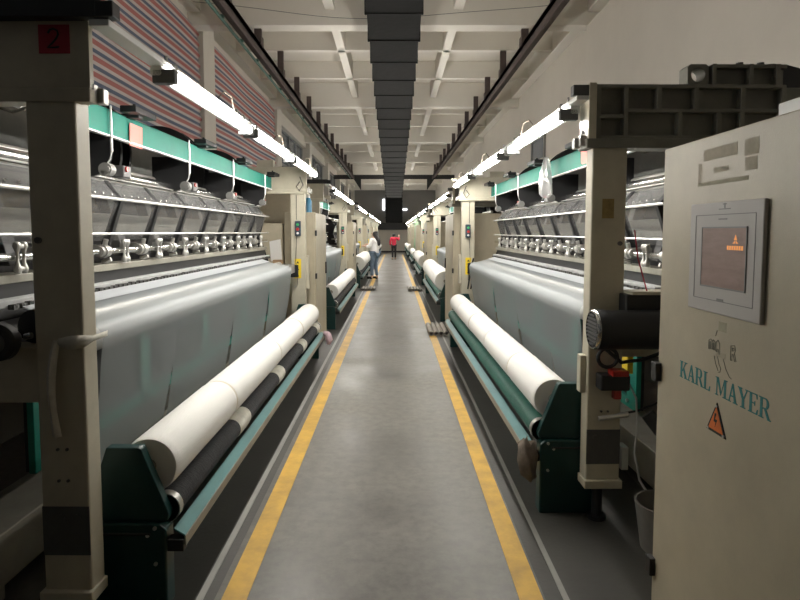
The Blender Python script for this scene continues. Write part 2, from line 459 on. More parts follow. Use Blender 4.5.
for yy in (2.0, 7.5, 13.5, 19.5, 25.5):
    for x in (-0.36, 0.36): h.cyl((x, yy, duct_z(yy)+0.4), (x, yy, ZS), 0.008, 6)
h.build('hanging_rod', 'ink_grey', t)
dn = MB(); dn.box(-0.62, 0.62, YF-1.5, YF-0.04, 2.255, 4.4)
for q in range(5): dn.box(-0.64, 0.64, YF-1.52, YF-0.33, 2.6+0.4*q, 2.64+0.4*q)
tag(dn.build('duct_drop', 'duct', loc=(0, YF-1, 2.2)), 'black vertical duct shaft standing against the grey far wall', 'duct')
tag(MB().box(-0.86, -0.70, YF-0.1, YF, 3.2, 4.05).build('wall_lamp', 'tube_far', loc=(-0.78, YF, 3.2)), 'lit vertical lamp on the far wall left of the black shaft', 'lamp')
tag(MB().box(0.66, 1.0, YF-0.1, YF, 3.2, 3.32).build('wall_lamp', 'tube_far', loc=(0.8, YF, 3.2)), 'small lit lamp on the far wall right of the black shaft', 'lamp')

# ------------------------------------------------------------------ knitting machine
L = 5.30      # from the front of the near post to the rear of the far post
def machine(s, Y0):
    du = 0.10 if s < 0 else -0.03
    root = thing('knitting_machine', (s*1.3, Y0, 0), 'x', 'knitting machine', '')
    zs = 1.0 if s < 0 else 0.981
    B = lambda: MB(s, du, Y0, 0.0, zs)
    def post(y, far):
        p = B().box(1.045, 1.225, y, y+0.10, 0.16 if s < 0 and not far else 0.22, 2.025).build('post', 'cream', root, bevel=0.008)
        fz = 0.15 if s < 0 and not far else 0.20
        B().box(1.035, 1.235, y-0.022, y+0.10, fz, fz+0.045).build('foot', 'cream', p, bevel=0.004)
        B().cyl((1.13, y+0.06, 0.02), (1.13, y+0.06, 0.19), 0.028, 12).cyl((1.13, y+0.06, 0.002), (1.13, y+0.06, 0.025), 0.05, 20).build('levelling_foot', 'black', p, smooth=40)
        if far:
            sb = B().box(1.095, 1.165, y-0.045, y, 1.50, 1.685).build('switch_box', 'switch', p, bevel=0.008)
            B().cyl((1.13, y-0.055, 1.640), (1.13, y-0.044, 1.640), 0.016, 12).build('button', 'green_btn', sb, smooth=40)
            B().cyl((1.13, y-0.062, 1.585), (1.13, y-0.044, 1.585), 0.019, 12).build('button', 'red', sb, smooth=40)
            B().cyl((1.13, y-0.055, 1.535), (1.13, y-0.044, 1.535), 0.014, 12).build('button', 'white', sb, smooth=40)
            lb = B().box(1.10, 1.18, y-0.003, y+0.001, 0.98, 1.22).build('warning_label', 'yellow', p)
            mk = B()
            for q in range(3):
                zc = 1.18 - 0.08*q
                mk.prism([(1.125, zc-0.016), (1.155, zc-0.016), (1.14, zc+0.014)], 'y', y-0.0045, y-0.003)
            mk.build('pictogram', 'ink', lb)
            B().box(1.012, 1.045, y+0.02, y+0.09, 0.85, 1.26).build('conduit_box', 'cream', p, bevel=0.004)
            B().tube([(1.15, y-0.004, 2.0), (1.15, y-0.006, 1.7), ], 0.004, 6).tube([(1.15, y-0.004, 1.5), (1.165, y-0.006, 1.2), (1.14, y-0.006, 0.9)], 0.004, 6).build('cable', 'ink_grey', p, smooth=60)
            B().cyl((1.17, y-0.005, 0.88), (1.17, y-0.03, 0.88), 0.012, 8).build('bolt', 'alu', p)
        else:
            bb = B()
            for zz in (0.62, 0.74):
                for uu in (1.12, 1.155): bb.cyl((uu, y-0.006, zz), (uu, y+0.001, zz), 0.006, 8)
            for uu in (1.09, 1.15): bb.cyl((uu, y-0.006, 0.48), (uu, y+0.001, 0.48), 0.012, 8)
            bb.cyl((1.195, y-0.012, 1.52), (1.195, y+0.001, 1.52), 0.012, 8)
            bb.build('bolt', 'dark_grey', p)
            B().box(1.047, 1.224, y-0.001, y+0.05, 0.33, 0.52).build('dark_stain', 'dark_grey', p)
    post(0.0, False); post(L-0.10, True)
    # top cross beams: a flange on the post, then a ribbed casting
    for y, far in ((0.0, False), (L-0.12, True)):
        c = 'cream_grey' if (s > 0 and not far) else 'cream'
        tb = B().box(1.055 if s < 0 else 1.02, 2.15, y+(0.028 if far or s < 0 else 0.045), y+0.13, 2.025, 2.34).build('top_beam', c, root, bevel=0.006)
        f = B(); f.box(0.985 if s < 0 and not far else 1.01, 2.15, y-0.01, y+(0.05 if s < 0 and not far else 0.13), 2.015, 2.065)
        f.build('flange', c, tb, bevel=0.005)
        if far or s < 0:
            B().box(0.988 if not far else 1.02, 2.15, y+0.0, y+0.03, 2.065, 2.34).build('cover_plate', c, tb, bevel=0.003)
        else:
            r = B()
            for z in (2.065, 2.20, 2.325): r.box(1.06 if z != 2.20 else 1.2, 2.03, y+0.0, y+0.08, z, z+0.018)
            r.box(1.06, 1.2, y, y+0.08, 2.17, 2.188)
            for u, z0, z1 in ((1.06, 2.065, 2.34), (1.20, 2.065, 2.34), (1.37, 2.2, 2.34), (1.56, 2.2, 2.34), (1.48, 2.065, 2.2), (1.68, 2.065, 2.2), (1.80, 2.065, 2.34), (2.01, 2.065, 2.34)):
                r.box(u, u+0.022, y+0.0, y+0.08, z0, z1)
            r.build('rib', c, tb, bevel=0.003)
            B().box(1.02, 1.06, y-0.005, y+0.14, 2.03, 2.35).build('end_plate', 'cream', tb, bevel=0.004)
            b2 = B()
            hole = [(1.59 + 0.036*math.cos(2*PI*k/20), 2.40 + 0.036*math.sin(2*PI*k/20)) for k in range(20)]
            # bracket with a round hole
            vs = []
            sq = [(1.535,2.345),(1.66,2.345),(1.66,2.455),(1.535,2.455)]
            ring = []
            for k in range(20):
                a = 2*PI*k/20; ca, sa = math.cos(a), math.sin(a)
                m_ = min(0.055/max(abs(ca), 1e-6), 0.055/max(abs(sa), 1e-6))
                ring.append((1.59 + ca*m_, 2.40 + sa*m_))
            for yy in (y+0.03, y+0.12):
                vs += [(q[0], yy, q[1]) for q in hole] + [(q[0], yy, q[1]) for q in ring]
            fs = []
            for k in range(20):
                k1 = (k+1) % 20
                fs += [(k, k1, 20+k1, 20+k), (40+k, 60+k, 60+k1, 40+k1), (k, 40+k, 40+k1, k1), (20+k, 20+k1, 60+k1, 60+k)]
            b2.add(vs, fs)
            b2.box(1.645, 2.05, y+0.06, y+0.12, 2.345, 2.45)
            b2.box(1.66, 2.05, y+0.03, y+0.09, 2.435, 2.455)
            for u in (1.66, 1.85, 1.99): b2.box(u, u+0.02, y+0.02, y+0.09, 2.345, 2.455)
            b2.build('cast_bracket', 'cream_grey', tb, bevel=0.002)
            bo = B()
            for u in (1.83, 1.94): bo.cyl((u, y+0.08, 2.455), (u, y+0.08, 2.475), 0.018, 8)
            for u, z in ((1.37, 2.26), (1.6, 2.12), (1.46, 2.27), (1.64, 2.27)): bo.cyl((u, y+0.07, z), (u, y+0.079, z), 0.007, 8)
            bo.build('bolt', 'dark_grey', tb)
        n_ = B()
        n_.box(0.985, 1.02, y+0.02, y+0.05, 2.03, 2.085).box(0.965, 1.0, y+0.05, y+0.09, 2.02, 2.075).cyl((1.0, y+0.02, 2.09), (1.0, y+0.02, 2.105), 0.01, 8)
        n_.build('corner_block', 'alu', tb, bevel=0.003)
        B().tube([(1.10, y-0.01, 2.22), (1.06, y-0.03, 2.12), (1.10, y-0.03, 2.05), (1.14, y-0.02, 2.10), (1.10, y-0.02, 2.16)] if far else [(1.30, y+0.2, 2.05), (1.4, y+0.2, 2.02), (1.5, y+0.2, 2.05)], 0.006, 6).build('cable', 'ink_grey', tb, smooth=60)
        if far:
            B().box(1.42, 1.62, y-0.02, y+0.1, 2.335, 2.42).cyl((1.47, y-0.03, 2.375), (1.47, y-0.019, 2.375), 0.022, 12).build('junction_box', 'cream', tb, bevel=0.004)
    # lamp rail along the aisle side
    ld = 0.0 if s < 0 else 0.072
    B().box(0.885+ld, 0.955+ld, -0.06 if s < 0 else 0.0, L-0.1, 2.262, 2.285).build('lamp_rail', 'white', root, bevel=0.003)
    if s < 0: B().box(0.91, 1.60, -0.07, -0.02, 2.290, 2.350).box(0.862, 0.925, -0.08, -0.02, 2.287, 2.340).build('lamp_bracket', 'black', root, bevel=0.004)
    else: B().box(0.94, 1.06, 0.0, 0.05, 2.285, 2.34).build('lamp_bracket', 'dark_grey', root, bevel=0.004)
    B().box(0.90, 1.10, L-0.14, L-0.10, 2.285, 2.325).build('lamp_bracket', 'cream', root, bevel=0.004)
    # green rail
    g = B(); g.box(1.43, 1.45, 0.10, L-0.2, 2.065, 2.205); g.box(1.43, 1.50, 0.10, L-0.2, 2.193, 2.205)
    gr = g.build('beam_rail', 'teal_rail', root, bevel=0.003)
    B().box(1.422, 1.452, 0.10, L-0.2, 2.058, 2.066).build('rail_edge', 'white', gr)
    ys = (1.06, 2.25, 3.41, 4.71)
    for y in ys:
        pl = [(1.43, 2.10), (1.43, 1.99), (1.435, 1.94), (1.455, 1.90), (1.49, 1.865), (1.53, 1.85), (1.70, 1.86), (1.70, 2.10)]
        hp = B().prism(pl, 'y', y, y+0.025).build('hanger_plate', 'black', root, bevel=0.003)
        B().cyl((1.418, y-0.01, 2.22), (1.418, y-0.01, 1.98), 0.0055, 8).tube([(1.418, y-0.01, 1.98), (1.43, y-0.01, 1.94), (1.455, y-0.01, 1.90)], 0.004, 6).build('rod', 'chrome', hp, smooth=40)
        B().cyl((1.455, y-0.02, 1.885), (1.455, y+0.035, 1.885), 0.036, 16).cyl((1.44, y-0.035, 1.885), (1.44, y-0.02, 1.885), 0.016, 12).build('hub', 'mid_grey', hp, smooth=40)
        B().box(1.50, 1.60, y+0.30, y+0.40, 1.87, 1.94).build('drive_box', 'dark_grey', hp, bevel=0.006)
        B().cyl((1.49, y+0.33, 1.92), (1.50, y+0.33, 1.92), 0.016, 10).build('button', 'red', hp)
        bk = B(); bk.box(1.36, 1.46, y+0.20, y+0.26, 2.195, 2.22); bk.box(1.33, 1.42, y+0.10, y+0.38, 2.21, 2.245)
        bk.cyl((1.37, y+0.17, 2.235), (1.37, y+0.17, 2.265), 0.01, 8).cyl((1.37, y+0.29, 2.235), (1.37, y+0.29, 2.255), 0.01, 8)
        bk.build('rail_clamp', 'black', gr, bevel=0.003)
    # big sectional warp beams behind
    for y0, y1 in ((0.25, 1.75), (1.85, 3.40), (3.50, 5.0)):
        wb = B().cyl((2.12, y0, 2.08), (2.12, y1, 2.08), 0.27, 32).build('warp_beam', 'mid_grey', root, smooth=40)
        for ye in (y0, y1-0.03):
            B().cyl((2.12, ye, 2.08), (2.12, ye+0.03, 2.08), 0.44, 40).build('beam_flange', 'black', wb, smooth=40)
    # rear boards and beams
    B().box(1.86, 1.90, 0.2, L-0.2, 0.5, 1.80).build('rear_board', 'dark_grey', root)
    B().box(1.62, 1.72, 0.2, L-0.2, 1.54, 1.66).build('guide_beam', 'cream_grey', root, bevel=0.006)
    B().cyl((1.60, 0.1, 1.885), (1.60, L-0.15, 1.885), 0.032, 16).build('tension_tube', 'steel', root, smooth=40)
    B().cyl((1.70, 0.1, 1.93), (1.70, L-0.15, 1.93), 0.025, 16).build('tension_tube', 'alu', root, smooth=40)
    # guard panels, arms, rods
    for u, z, r in ((1.575, 1.845, 0.007), (1.55, 1.858, 0.005), (1.475, 1.735, 0.009), (1.48, 1.54, 0.007)):
        B().cyl((u, 0.12, z), (u, L-0.2, z), r, 8).build('guard_rod', 'chrome', root, smooth=40)
    n = 9; W = (L-0.5)/n
    for q in range(n):
        y0 = 0.22 + W*q; y1 = y0 + W - 0.03
        a = B().prism([(1.572, 1.84), (1.578, 1.835), (1.488, 1.73), (1.482, 1.735)], 'y', y0, y1).build('guard_panel', 'acrylic', root)
        c = B()
        for w_ in range(5):
            yy = y0 + 0.06 + (y1-y0-0.12)*w_/4; c.ball((1.497, yy, 1.762), 0.008, 6)
        c.build('stud', 'steel', a)
        B().prism([(1.483, 1.728), (1.487, 1.728), (1.577, 1.50), (1.573, 1.50)], 'y', y0, y1).build('lower_guard', 'acrylic_clear', root)
        ya = y0 - 0.028
        ar = B()
        ar.prism([(1.575, 1.852), (1.60, 1.825), (1.50, 1.70), (1.474, 1.728)], 'y', ya, ya+0.05)
        ar.prism([(1.474, 1.728), (1.51, 1.728), (1.61, 1.45), (1.565, 1.45)], 'y', ya, ya+0.04)
        ar.build('guard_arm', 'black', root, bevel=0.003)
    # dark swing arms behind the guards
    for q in range(9):
        y = 0.45 + 0.55*q
        B().prism([(1.72, 1.84), (1.80, 1.84), (1.66, 1.40), (1.60, 1.40)], 'y', y, y+0.09).build('swing_arm', 'mid_grey' if q % 2 else 'dark_grey', root, bevel=0.004)
    B().cyl((1.50, 0.12, 1.445), (1.50, L-0.2, 1.445), 0.017, 14).build('rocker_shaft', 'steel', root, smooth=40)
    for q in range(10):
        y = 0.33 + 0.485*q
        k = B()
        for du_ in (-0.022, 0.022):
            k.lathe((1.475, y+du_, 1.375), 'z', [(0.0, 0.006), (0.004, 0.013), (0.018, 0.017), (0.034, 0.012), (0.046, 0.007), (0.089, 0.007), (0.101, 0.012), (0.117, 0.017), (0.131, 0.013), (0.135, 0.006)], 10)
        k.cyl((1.475, y-0.035, 1.395), (1.475, y+0.035, 1.395), 0.012, 10).cyl((1.475, y-0.035, 1.49), (1.475, y+0.035, 1.49), 0.012, 10)
        k.build('link', 'alu', root, smooth=50)
        c = B(); yc = y - 0.22
        c.cyl((1.50, yc-0.05, 1.445), (1.50, yc+0.05, 1.445), 0.030, 14).cyl((1.50, yc-0.02, 1.445), (1.50, yc+0.02, 1.445), 0.038, 14)
        c.cyl((1.49, yc, 1.47), (1.48, yc, 1.51), 0.014, 8).box(1.51, 1.62, yc-0.03, yc+0.03, 1.42, 1.48)
        c.cyl((1.47, yc+0.03, 1.40), (1.52, yc+0.03, 1.385), 0.012, 8)
        c.build('collar', 'alu', root, smooth=50)
    # ledge, needle bed
    B().box(1.50, 1.62, 0.12, L-0.2, 1.335, 1.372).build('ledge', 'cast_beige', root, bevel=0.004)
    B().box(1.52, 1.66, 0.12, L-0.2, 1.27, 1.335).build('dark_gap', 'black', root)  # black strip painting the dark gap below the ledge
    B().box(1.455, 1.535, 0.15, L-0.25, 1.245, 1.275).build('needle_bed', 'dusty', root, bevel=0.004)
    ch = B()
    nb = 90
    for q in range(nb):
        y = 0.2 + (L-0.5)*q/nb
        ch.box(1.428, 1.452, y, y+0.035, 1.238, 1.256 + 0.006*random.random())
    tag(ch.build('sinker_strip', 'chain', root), kind='stuff')
    B().box(1.15, 1.60, 0.15, L-0.25, 1.06, 1.166).build('bed_table', 'mid_grey', root, bevel=0.006)
    B().cyl((1.155, 0.19, 1.112), (1.155, L-(0.76 if s < 0 else 0.50), 1.112), 0.056, 28).build('take_off_roller', 'dusty', root, smooth=40)
    B().cyl((1.30, 0.22, 1.165), (1.30, L-0.45, 1.165), 0.033, 16).build('guide_roller', 'alu', root, smooth=40)
    # end plates
    for y in (0.17, L-0.21):
        B().prism([(1.48, 1.20), (1.95, 1.20), (1.95, 1.95), (1.62, 1.90), (1.52, 1.72), (1.58, 1.5)], 'y', y, y+0.025).build('side_plate', 'black', root, bevel=0.003)
        B().box(1.12, 1.60, y, y+0.03, 1.0, 1.15).build('roller_bearing', 'black', root, bevel=0.004)
    # lower frame
    lf = B()
    for y in (0.30, 1.36, 2.50, 3.70, 4.95): lf.box(1.43, 1.46, y, y+0.13, 0.52, 1.12)
    lf.box(1.43, 1.46, 0.30, 5.08, 0.52, 0.58)
    lo = lf.build('lower_frame', 'teal', root, bevel=0.003)
    B().box(1.465, 1.485, 0.32, 5.06, 0.52, 1.12).build('lower_panel', 'black', lo)
    bl = B()
    for y in (0.27, 1.5, 2.6, 3.9):
        for z in (0.56, 0.68): bl.cyl((1.42, y+0.14, z), (1.43, y+0.14, z), 0.012, 8)
    bl.build('bolt', 'alu', lo)
    B().box(1.50, 1.78, 0.02, L-0.02, 0.10, 0.32).box(1.55, 1.73, 0.05, 0.25, 0, 0.1).box(1.55, 1.73, 5.0, 5.2, 0, 0.1).build('base_beam', 'cast_beige', root, bevel=0.006)
    for y in (0.0, L-0.14):
        B().box(1.225, 2.1, y+0.02, y+0.14, 0.91, 1.12).build('cross_bar', 'cream', root, bevel=0.006)
    return root

def web(s, Y0, slits, y0, y1):
    du = 0.10 if s < 0 else -0.03
    root = thing('fabric_web', (s*1.2, Y0, 0.3), 'x', 'fabric', '')
    edges = [y0] + list(slits) + [y1]
    path = [(1.422, 1.240), (1.33, 1.212), (1.22, 1.186)]
    for q in range(0, 8):
        a = math.radians(95 + q*13)
        path.append((1.155 + 0.0605*math.cos(a), 1.112 + 0.0605*math.sin(a)))
    down = []
    for q in range(1, 9):
        t = q/8; down.append((1.094 + 0.135*t - 0.012*math.sin(PI*t), 1.105 - 0.815*t))
    for i in range(len(edges)-1):
        a, b = edges[i], edges[i+1]
        ga = 0.0 if i == 0 else 0.5; gb = 0.0 if i == len(edges)-2 else 0.5
        m_ = 13
        rows = []
        allp = path + down
        for j, (u, z) in enumerate(allp):
            open_ = max(0, (j - len(path) - 0.6)/8.0)*0.13
            row = []
            for c in range(m_):
                t = c/(m_-1)
                yy = a + (b-a)*t
                yy += open_*ga*max(0, 1-2*t) - open_*gb*max(0, 2*t-1)
                uu = u + (0.006*math.sin(7*t+i*2+j*0.35) if j > len(path) else 0)
                row.append((uu, yy, z))
            rows.append(row)
        k1 = MB(s, du, Y0, 0.0, 1.0 if s < 0 else 0.981).sheet(rows).build('fabric_strip', 'web', root, smooth=80, fixn=False)
    MB(s, du, Y0, 0.0, 1.0 if s < 0 else 0.981).sheet([[(1.42, y0, 1.247), (1.42, y1, 1.247)], [(1.335, y0, 1.220), (1.335, y1, 1.220)]]).build('taut_cloth', 'web_flat', root, fixn=False)
    return root

def winder(s, Y0, y0, y1, du, dz, drum, rings):
    root = thing('fabric_winder', (s*(0.9+du), Y0+y0, 0), 'x', 'fabric winder', '')
    B = lambda: MB(s, du, Y0, dz)
    fl = -dz
    for ya, near in ((y0, True), (y1-0.05, False)):
        up = [(0.757, 0.47), (0.75, 0.50), (0.857, 0.770), (0.868, 0.777), (1.0, 0.777), (1.06, 0.60), (1.10, 0.47)]
        e = B().prism(up, 'y', ya, ya+0.05).build('end_plate', 'dark_teal', root, bevel=0.004)
        dep = 0.09 if near else 0.06
        yb0 = ya - (0.02 if near else 0.0)
        ux = 1.09
        B().prism([(0.757, fl), (0.757, 0.44), (0.785, 0.468), (ux, 0.468), (ux, fl)], 'y', yb0, yb0+dep).build('gear_box', 'dark_teal', e, bevel=0.008)
        if near:
            sl = B(); pts = [(0.80 + 0.10*math.cos(a) , yb0-0.004, 0.36 + 0.09*math.sin(a)) for a in [PI*0.55 - q*0.09 for q in range(14)]]
            B().tube([(0.82, yb0-0.003, 0.425), (1.0, yb0-0.003, 0.425), (1.1, yb0-0.003, 0.40)], 0.006, 6).build('cover_seam', 'black', e)
            bo = B()
            for uu, zz in ((0.80, 0.45), (0.83, 0.42), (1.02, 0.45), (0.80, 0.30)): bo.cyl((uu, yb0-0.008, zz), (uu, yb0, zz), 0.008, 8)
            bo.build('bolt', 'alu', e)
    for u, m_ in ((0.785, drum), (0.925, 'green_rubber')):
        d = B().cyl((u, y0+0.05, 0.500), (u, y1-0.05, 0.500), 0.059, 28).build('drum', m_, root, smooth=40)
        if u < 0.85:
            for yr in rings:
                B().lathe((u, yr, 0.500), 'y', [(-0.13, 0.060), (-0.11, 0.0625), (-0.04, 0.064), (0.0, 0.0625), (0.03, 0.065), (0.09, 0.063), (0.125, 0.060)], 24).build('cloth_sleeve', 'cloth_tie', d, smooth=40)
        B().cyl((u, y0+0.05, 0.500), (u, y0+0.09, 0.500), 0.064, 24).cyl((u, y1-0.09, 0.500), (u, y1-0.05, 0.500), 0.064, 24).build('drum_cap', 'alu', d, smooth=40)
    tr = B(); tr.prism([(0.685, 0.412), (0.732, 0.440), (0.732, 0.432), (0.685, 0.402)], 'y', y0+0.0, y1-0.02)
    t_ = tr.build('tray', 'tray_blue', root, bevel=0.002)
    B().box(0.682, 0.689, y0-0.0, y1-0.02, 0.365, 0.408).build('tray_lip', 'cast_beige', t_, bevel=0.002)
    for ya in (y0-0.01, y1-0.05): B().box(0.69, 0.757, ya, ya+0.05, 0.345, 0.395).build('tray_bracket', 'black', t_, bevel=0.003)
    # long bar at the back of the winder
    B().box(1.02, 1.05, y0+0.06, y1-0.06, 0.42, 0.48).build('back_bar', 'teal', root, bevel=0.004)
    return root

def roll(s, Y0, y0, y1, du, dz, r, cuts, ru=0.855):
    zz = 0.500 + math.sqrt((r+0.0665)**2 - 0.07**2)
    root = thing('fabric_roll', (s*(ru+du), Y0+y0, zz+dz), 'x', 'fabric roll', '')
    e = [y0] + list(cuts) + [y1]
    for i in range(len(e)-1):
        a, b = e[i], e[i+1]; rr = r*(1 - 0.015*((i*7) % 3))
        w_ = b - a
        MB(s, du, Y0, dz).lathe((ru, a, zz), 'y', [(0.012, 0.03), (0.012, rr*0.94), (0.022, rr*0.975), (0.06, rr), (w_*0.5, rr*0.994), (w_-0.06, rr), (w_-0.022, rr*0.975), (w_-0.012, rr*0.94), (w_-0.012, 0.03)], 40).build('roll_section', 'roll', root, smooth=35)
        if i: MB(s, du, Y0, dz).cyl((ru, a-0.03, zz), (ru, a+0.03, zz), rr*0.955, 36).build('section_band', 'roll_seam', root, smooth=35)
    MB(s, du, Y0, dz).cyl((ru, y0-0.008, zz), (ru, y1+0.01, zz), 0.03, 16).build('core', 'card_tube', root, smooth=40)
    return root

def lamp(s, Y0, y0, ln, du):
    root = thing('fluorescent_lamp', (s*(0.90+du), Y0+y0, 2.2), 'x', 'lamp', '')
    B = lambda: MB(s, du, Y0, 0.0, 1.0 if s < 0 else 0.981)
    h = B(); h.prism([(0.900, 2.260), (0.945, 2.260), (0.950, 2.225), (0.935, 2.215), (0.905, 2.215), (0.895, 2.225)], 'y', y0, y0+ln)
    h.build('housing', 'white', root, bevel=0.003)
    B().cyl((0.868, y0+0.045, 2.215), (0.868, y0+ln-0.045, 2.215), 0.024, 16).build('tube', 'tube_light', root, smooth=40)
    for ya in (y0, y0+ln-0.045):
        B().box(0.842, 0.94, ya, ya+0.045, 2.186, 2.245).build('end_cap', 'dark_grey', root, bevel=0.004)
    c = B()
    for ya in (y0+0.10, y0+ln-0.14): c.box(0.874, 0.966, ya, ya+0.025, 2.287, 2.294).box(0.874, 0.880, ya, ya+0.025, 2.225, 2.294).box(0.960, 0.966, ya, ya+0.025, 2.225, 2.294).cyl((0.92, ya+0.012, 2.29), (0.92, ya+0.012, 2.33), 0.008, 8)
    c.build('clip', 'steel', root)
    B().tube([(0.93, y0+ln*0.62, 2.30), (0.90, y0+ln*0.66, 2.36), (0.88, y0+ln*0.72, 2.35), (0.868, y0+ln*0.74, 2.245)], 0.004, 6).build('cable', 'rag', root, smooth=60)
    return root

def cabinet(s, u0, u1, y0, y1, h, label, extra=True):
    root = thing('control_cabinet', (s*(u0+u1)/2, (y0+y1)/2, 0), label, 'cabinet', 'control cabinets along the rows')
    B = lambda: MB(s)
    B().box(u0+0.02, u1, y0, y1, 0.06, h).build('body', 'cream_box', root, bevel=0.006)
    B().box(u0+0.05, u1-0.03, y0+0.03, y1-0.03, 0.0, 0.06).build('plinth', 'black', root)
    d = B().box(u0, u0+0.02, y0+0.01, y1-0.01, 0.08, h-0.01).build('door', 'cream_box', root, bevel=0.004)
    if extra:
        hg = B()
        for z in (0.35, 0.95, 1.5): hg.box(u0-0.012, u0+0.01, y0-0.008, y0+0.03, z, z+0.07)
        hg.build('hinge', 'black', d)
        B().box(u0-0.02, u0, y1-0.12, y1-0.09, 0.95, 1.12).build('handle', 'black', d, bevel=0.004)
    return root

MACH = {}
def station(s, Y0, ang):
    """nearest machine of a row with everything that stands in it"""
    sd = SIDE[s]
    m = machine(s, Y0)
    if s < 0:
        wy0, wy1, du, dz = 0.20, 5.12, 0.175, -0.105
        drum = 'black_cloth'; rings = (1.39, 2.57, 3.81, 4.88)
        cuts = (1.25, 2.62, 3.78); sl = (1.07, 2.26, 3.42)
        ry0, ry1 = 0.26, 5.0; la = ((0.43, 1.40), (1.92, 1.45), (3.45, 1.45)); ldu = 0.10
        w = web(s, Y0, sl, 0.24, 4.50)
    else:
        wy0, wy1, du, dz = 0.135, 4.95, 0.045, -0.055
        drum = 'green_rubber'; rings = ()
        cuts = (1.0, 2.0, 3.0, 4.0); sl = (1.04, 2.06, 3.1, 4.1)
        ry0, ry1 = 0.21, 4.86; la = ((0.14, 1.42), (1.92, 1.36), (3.74, 1.40)); ldu = 0.042
        w = web(s, Y0, sl, 0.30, 4.78)
    wd = winder(s, Y0, wy0, wy1, du, dz, drum, rings)
    r = roll(s, Y0, ry0, ry1, du, dz, 0.121 if s < 0 else 0.116, cuts)
    ls = [lamp(s, Y0, a, b, ldu) for a, b in la]
    return dict(m=m, w=w, wd=wd, r=r, ls=ls, du=du, dz=dz)

ST = {-1: station(-1, 2.19, 0), 1: station(1, 3.10, 0)}
Y0S = {-1: 2.19, 1: 3.10}
GR = {'m': 'knitting machines of the two rows', 'w': 'sheer fabric webs on the machines', 'wd': 'fabric winders in front of the machines',
      'r': 'white fabric rolls on the winders', 'l': 'fluorescent lamps over the machines'}
def label_station(d, s, k):
    o = ORD[k]; sd = SIDE[s]
    tag(d['m'], f'cream and teal warp knitting machine, {o} one of the {sd} row', group=GR['m'])
    tag(d['w'], f'sheer pale fabric coming down from the {o} machine of the {sd} row', group=GR['w'])
    tag(d['wd'], f'dark green fabric winder with tray in front of the {o} {sd} machine', group=GR['wd'])
    tag(d['r'], f'white fabric roll lying on the winder of the {o} {sd} machine', group=GR['r'])
    for i, l in enumerate(d['ls']):
        tag(l, f'lit fluorescent lamp over the {o} {sd} machine, {("near", "middle", "far")[i]} one of three', group=GR['l'])
for s in (-1, 1): label_station(ST[s], s, 0)
freeze_kids()

TINY = ('link', 'collar', 'guard_panel', 'lower_guard', 'guard_arm', 'swing_arm', 'hanger_plate', 'rail_clamp', 'bolt', 'stud', 'levelling_foot', 'rod', 'hub', 'drive_box', 'sinker_strip', 'cable')
FAT = {(-1, 1): 0.125, (-1, 2): 0.21, (-1, 3): 0.12, (-1, 4): 0.16, (-1, 5): 0.15, (1, 1): 0.185, (1, 2): 0.19, (1, 3): 0.14, (1, 4): 0.18, (1, 5): 0.14}
for s in (-1, 1):
    base = ST[s]
    for k in range(1, 6):
        dy = 7.1*k
        sk = TINY if k >= 2 else ('stud', 'bolt', 'dark_stain')
        sw = {'cream_paint': 'pale_green'} if (s > 0 and k == 3) else None
        d = dict(m=dup(base['m'], dy, 'x', skip=sk + ('dark_stain',), swap=sw), w=dup(base['w'], dy, 'x'), wd=dup(base['wd'], dy, 'x', skip=('bolt', 'cloth_sleeve')),
                 ls=[dup(l, dy, 'x', skip=('cable', 'clip')) for l in base['ls']])
        Y0 = Y0S[s] + dy
        cuts = (1.25, 2.5, 3.75) if s < 0 else (1.4, 2.6, 3.8)
        d['r'] = roll(s, Y0, 0.46 if s < 0 else 0.3, 4.84, base['du'], base['dz'], FAT[(s, k)], cuts)
        label_station(d, s, k)

# turn the two nearest stations a touch about their near ends, as the rows are not quite parallel
def rot_station(d, pivot, ang, ang2):
    R = Matrix.Rotation(ang, 4, 'Z'); pv = Vector((pivot[0], pivot[1], 0))
    R2 = Matrix.Rotation(ang2, 4, 'Z')
    for o in [d['m'], d['w']] + d['ls']:
        o.location = pv + R @ (o.location - pv); o.rotation_euler = (0, 0, ang)
    for o in [d['wd'], d['r']]:
        o.location = pv + R2 @ (o.location - pv); o.rotation_euler = (0, 0, ang2)
rot_station(ST[-1], (-1.15, 2.19), -math.radians(0.6), -math.radians(0.1))
rot_station(ST[1], (1.02, 3.10), math.radians(0.9), math.radians(0.5))

# ---- extras on the nearest machines
mL, mR = ST[-1]['m'], ST[1]['m']
def part_of(root, mb, name, m, **kw):
    """place a part given in hall coordinates on a (slightly turned) thing"""
    o = mb.build(name, m, None, **kw)
    o.parent = root
    inv = (Matrix.Translation(root.location) @ root.rotation_euler.to_matrix().to_4x4()).inverted()
    o.data.transform(inv @ Matrix.Translation(o.location)); o.location = (0, 0, 0)
    return o
YL, YR = 2.19, 3.10
# red number sticker with a dark 2
st = part_of(mL, MB(-1, 0.10, YL).box(1.055, 1.165, -0.003, 0.0, 2.185, 2.285), 'number_sticker', 'red_paper')
st['label'] = 'dark red paper sticker with a handwritten 2'
two = [(1.130, 2.255), (1.123, 2.266), (1.110, 2.270), (1.097, 2.264), (1.094, 2.250), (1.102, 2.235), (1.118, 2.218), (1.132, 2.205), (1.112, 2.205), (1.092, 2.207)]
part_of(mL, MB(-1, 0.10, YL).tube([(u, -0.004, z) for u, z in two], 0.0035, 6), 'number', 'ink')
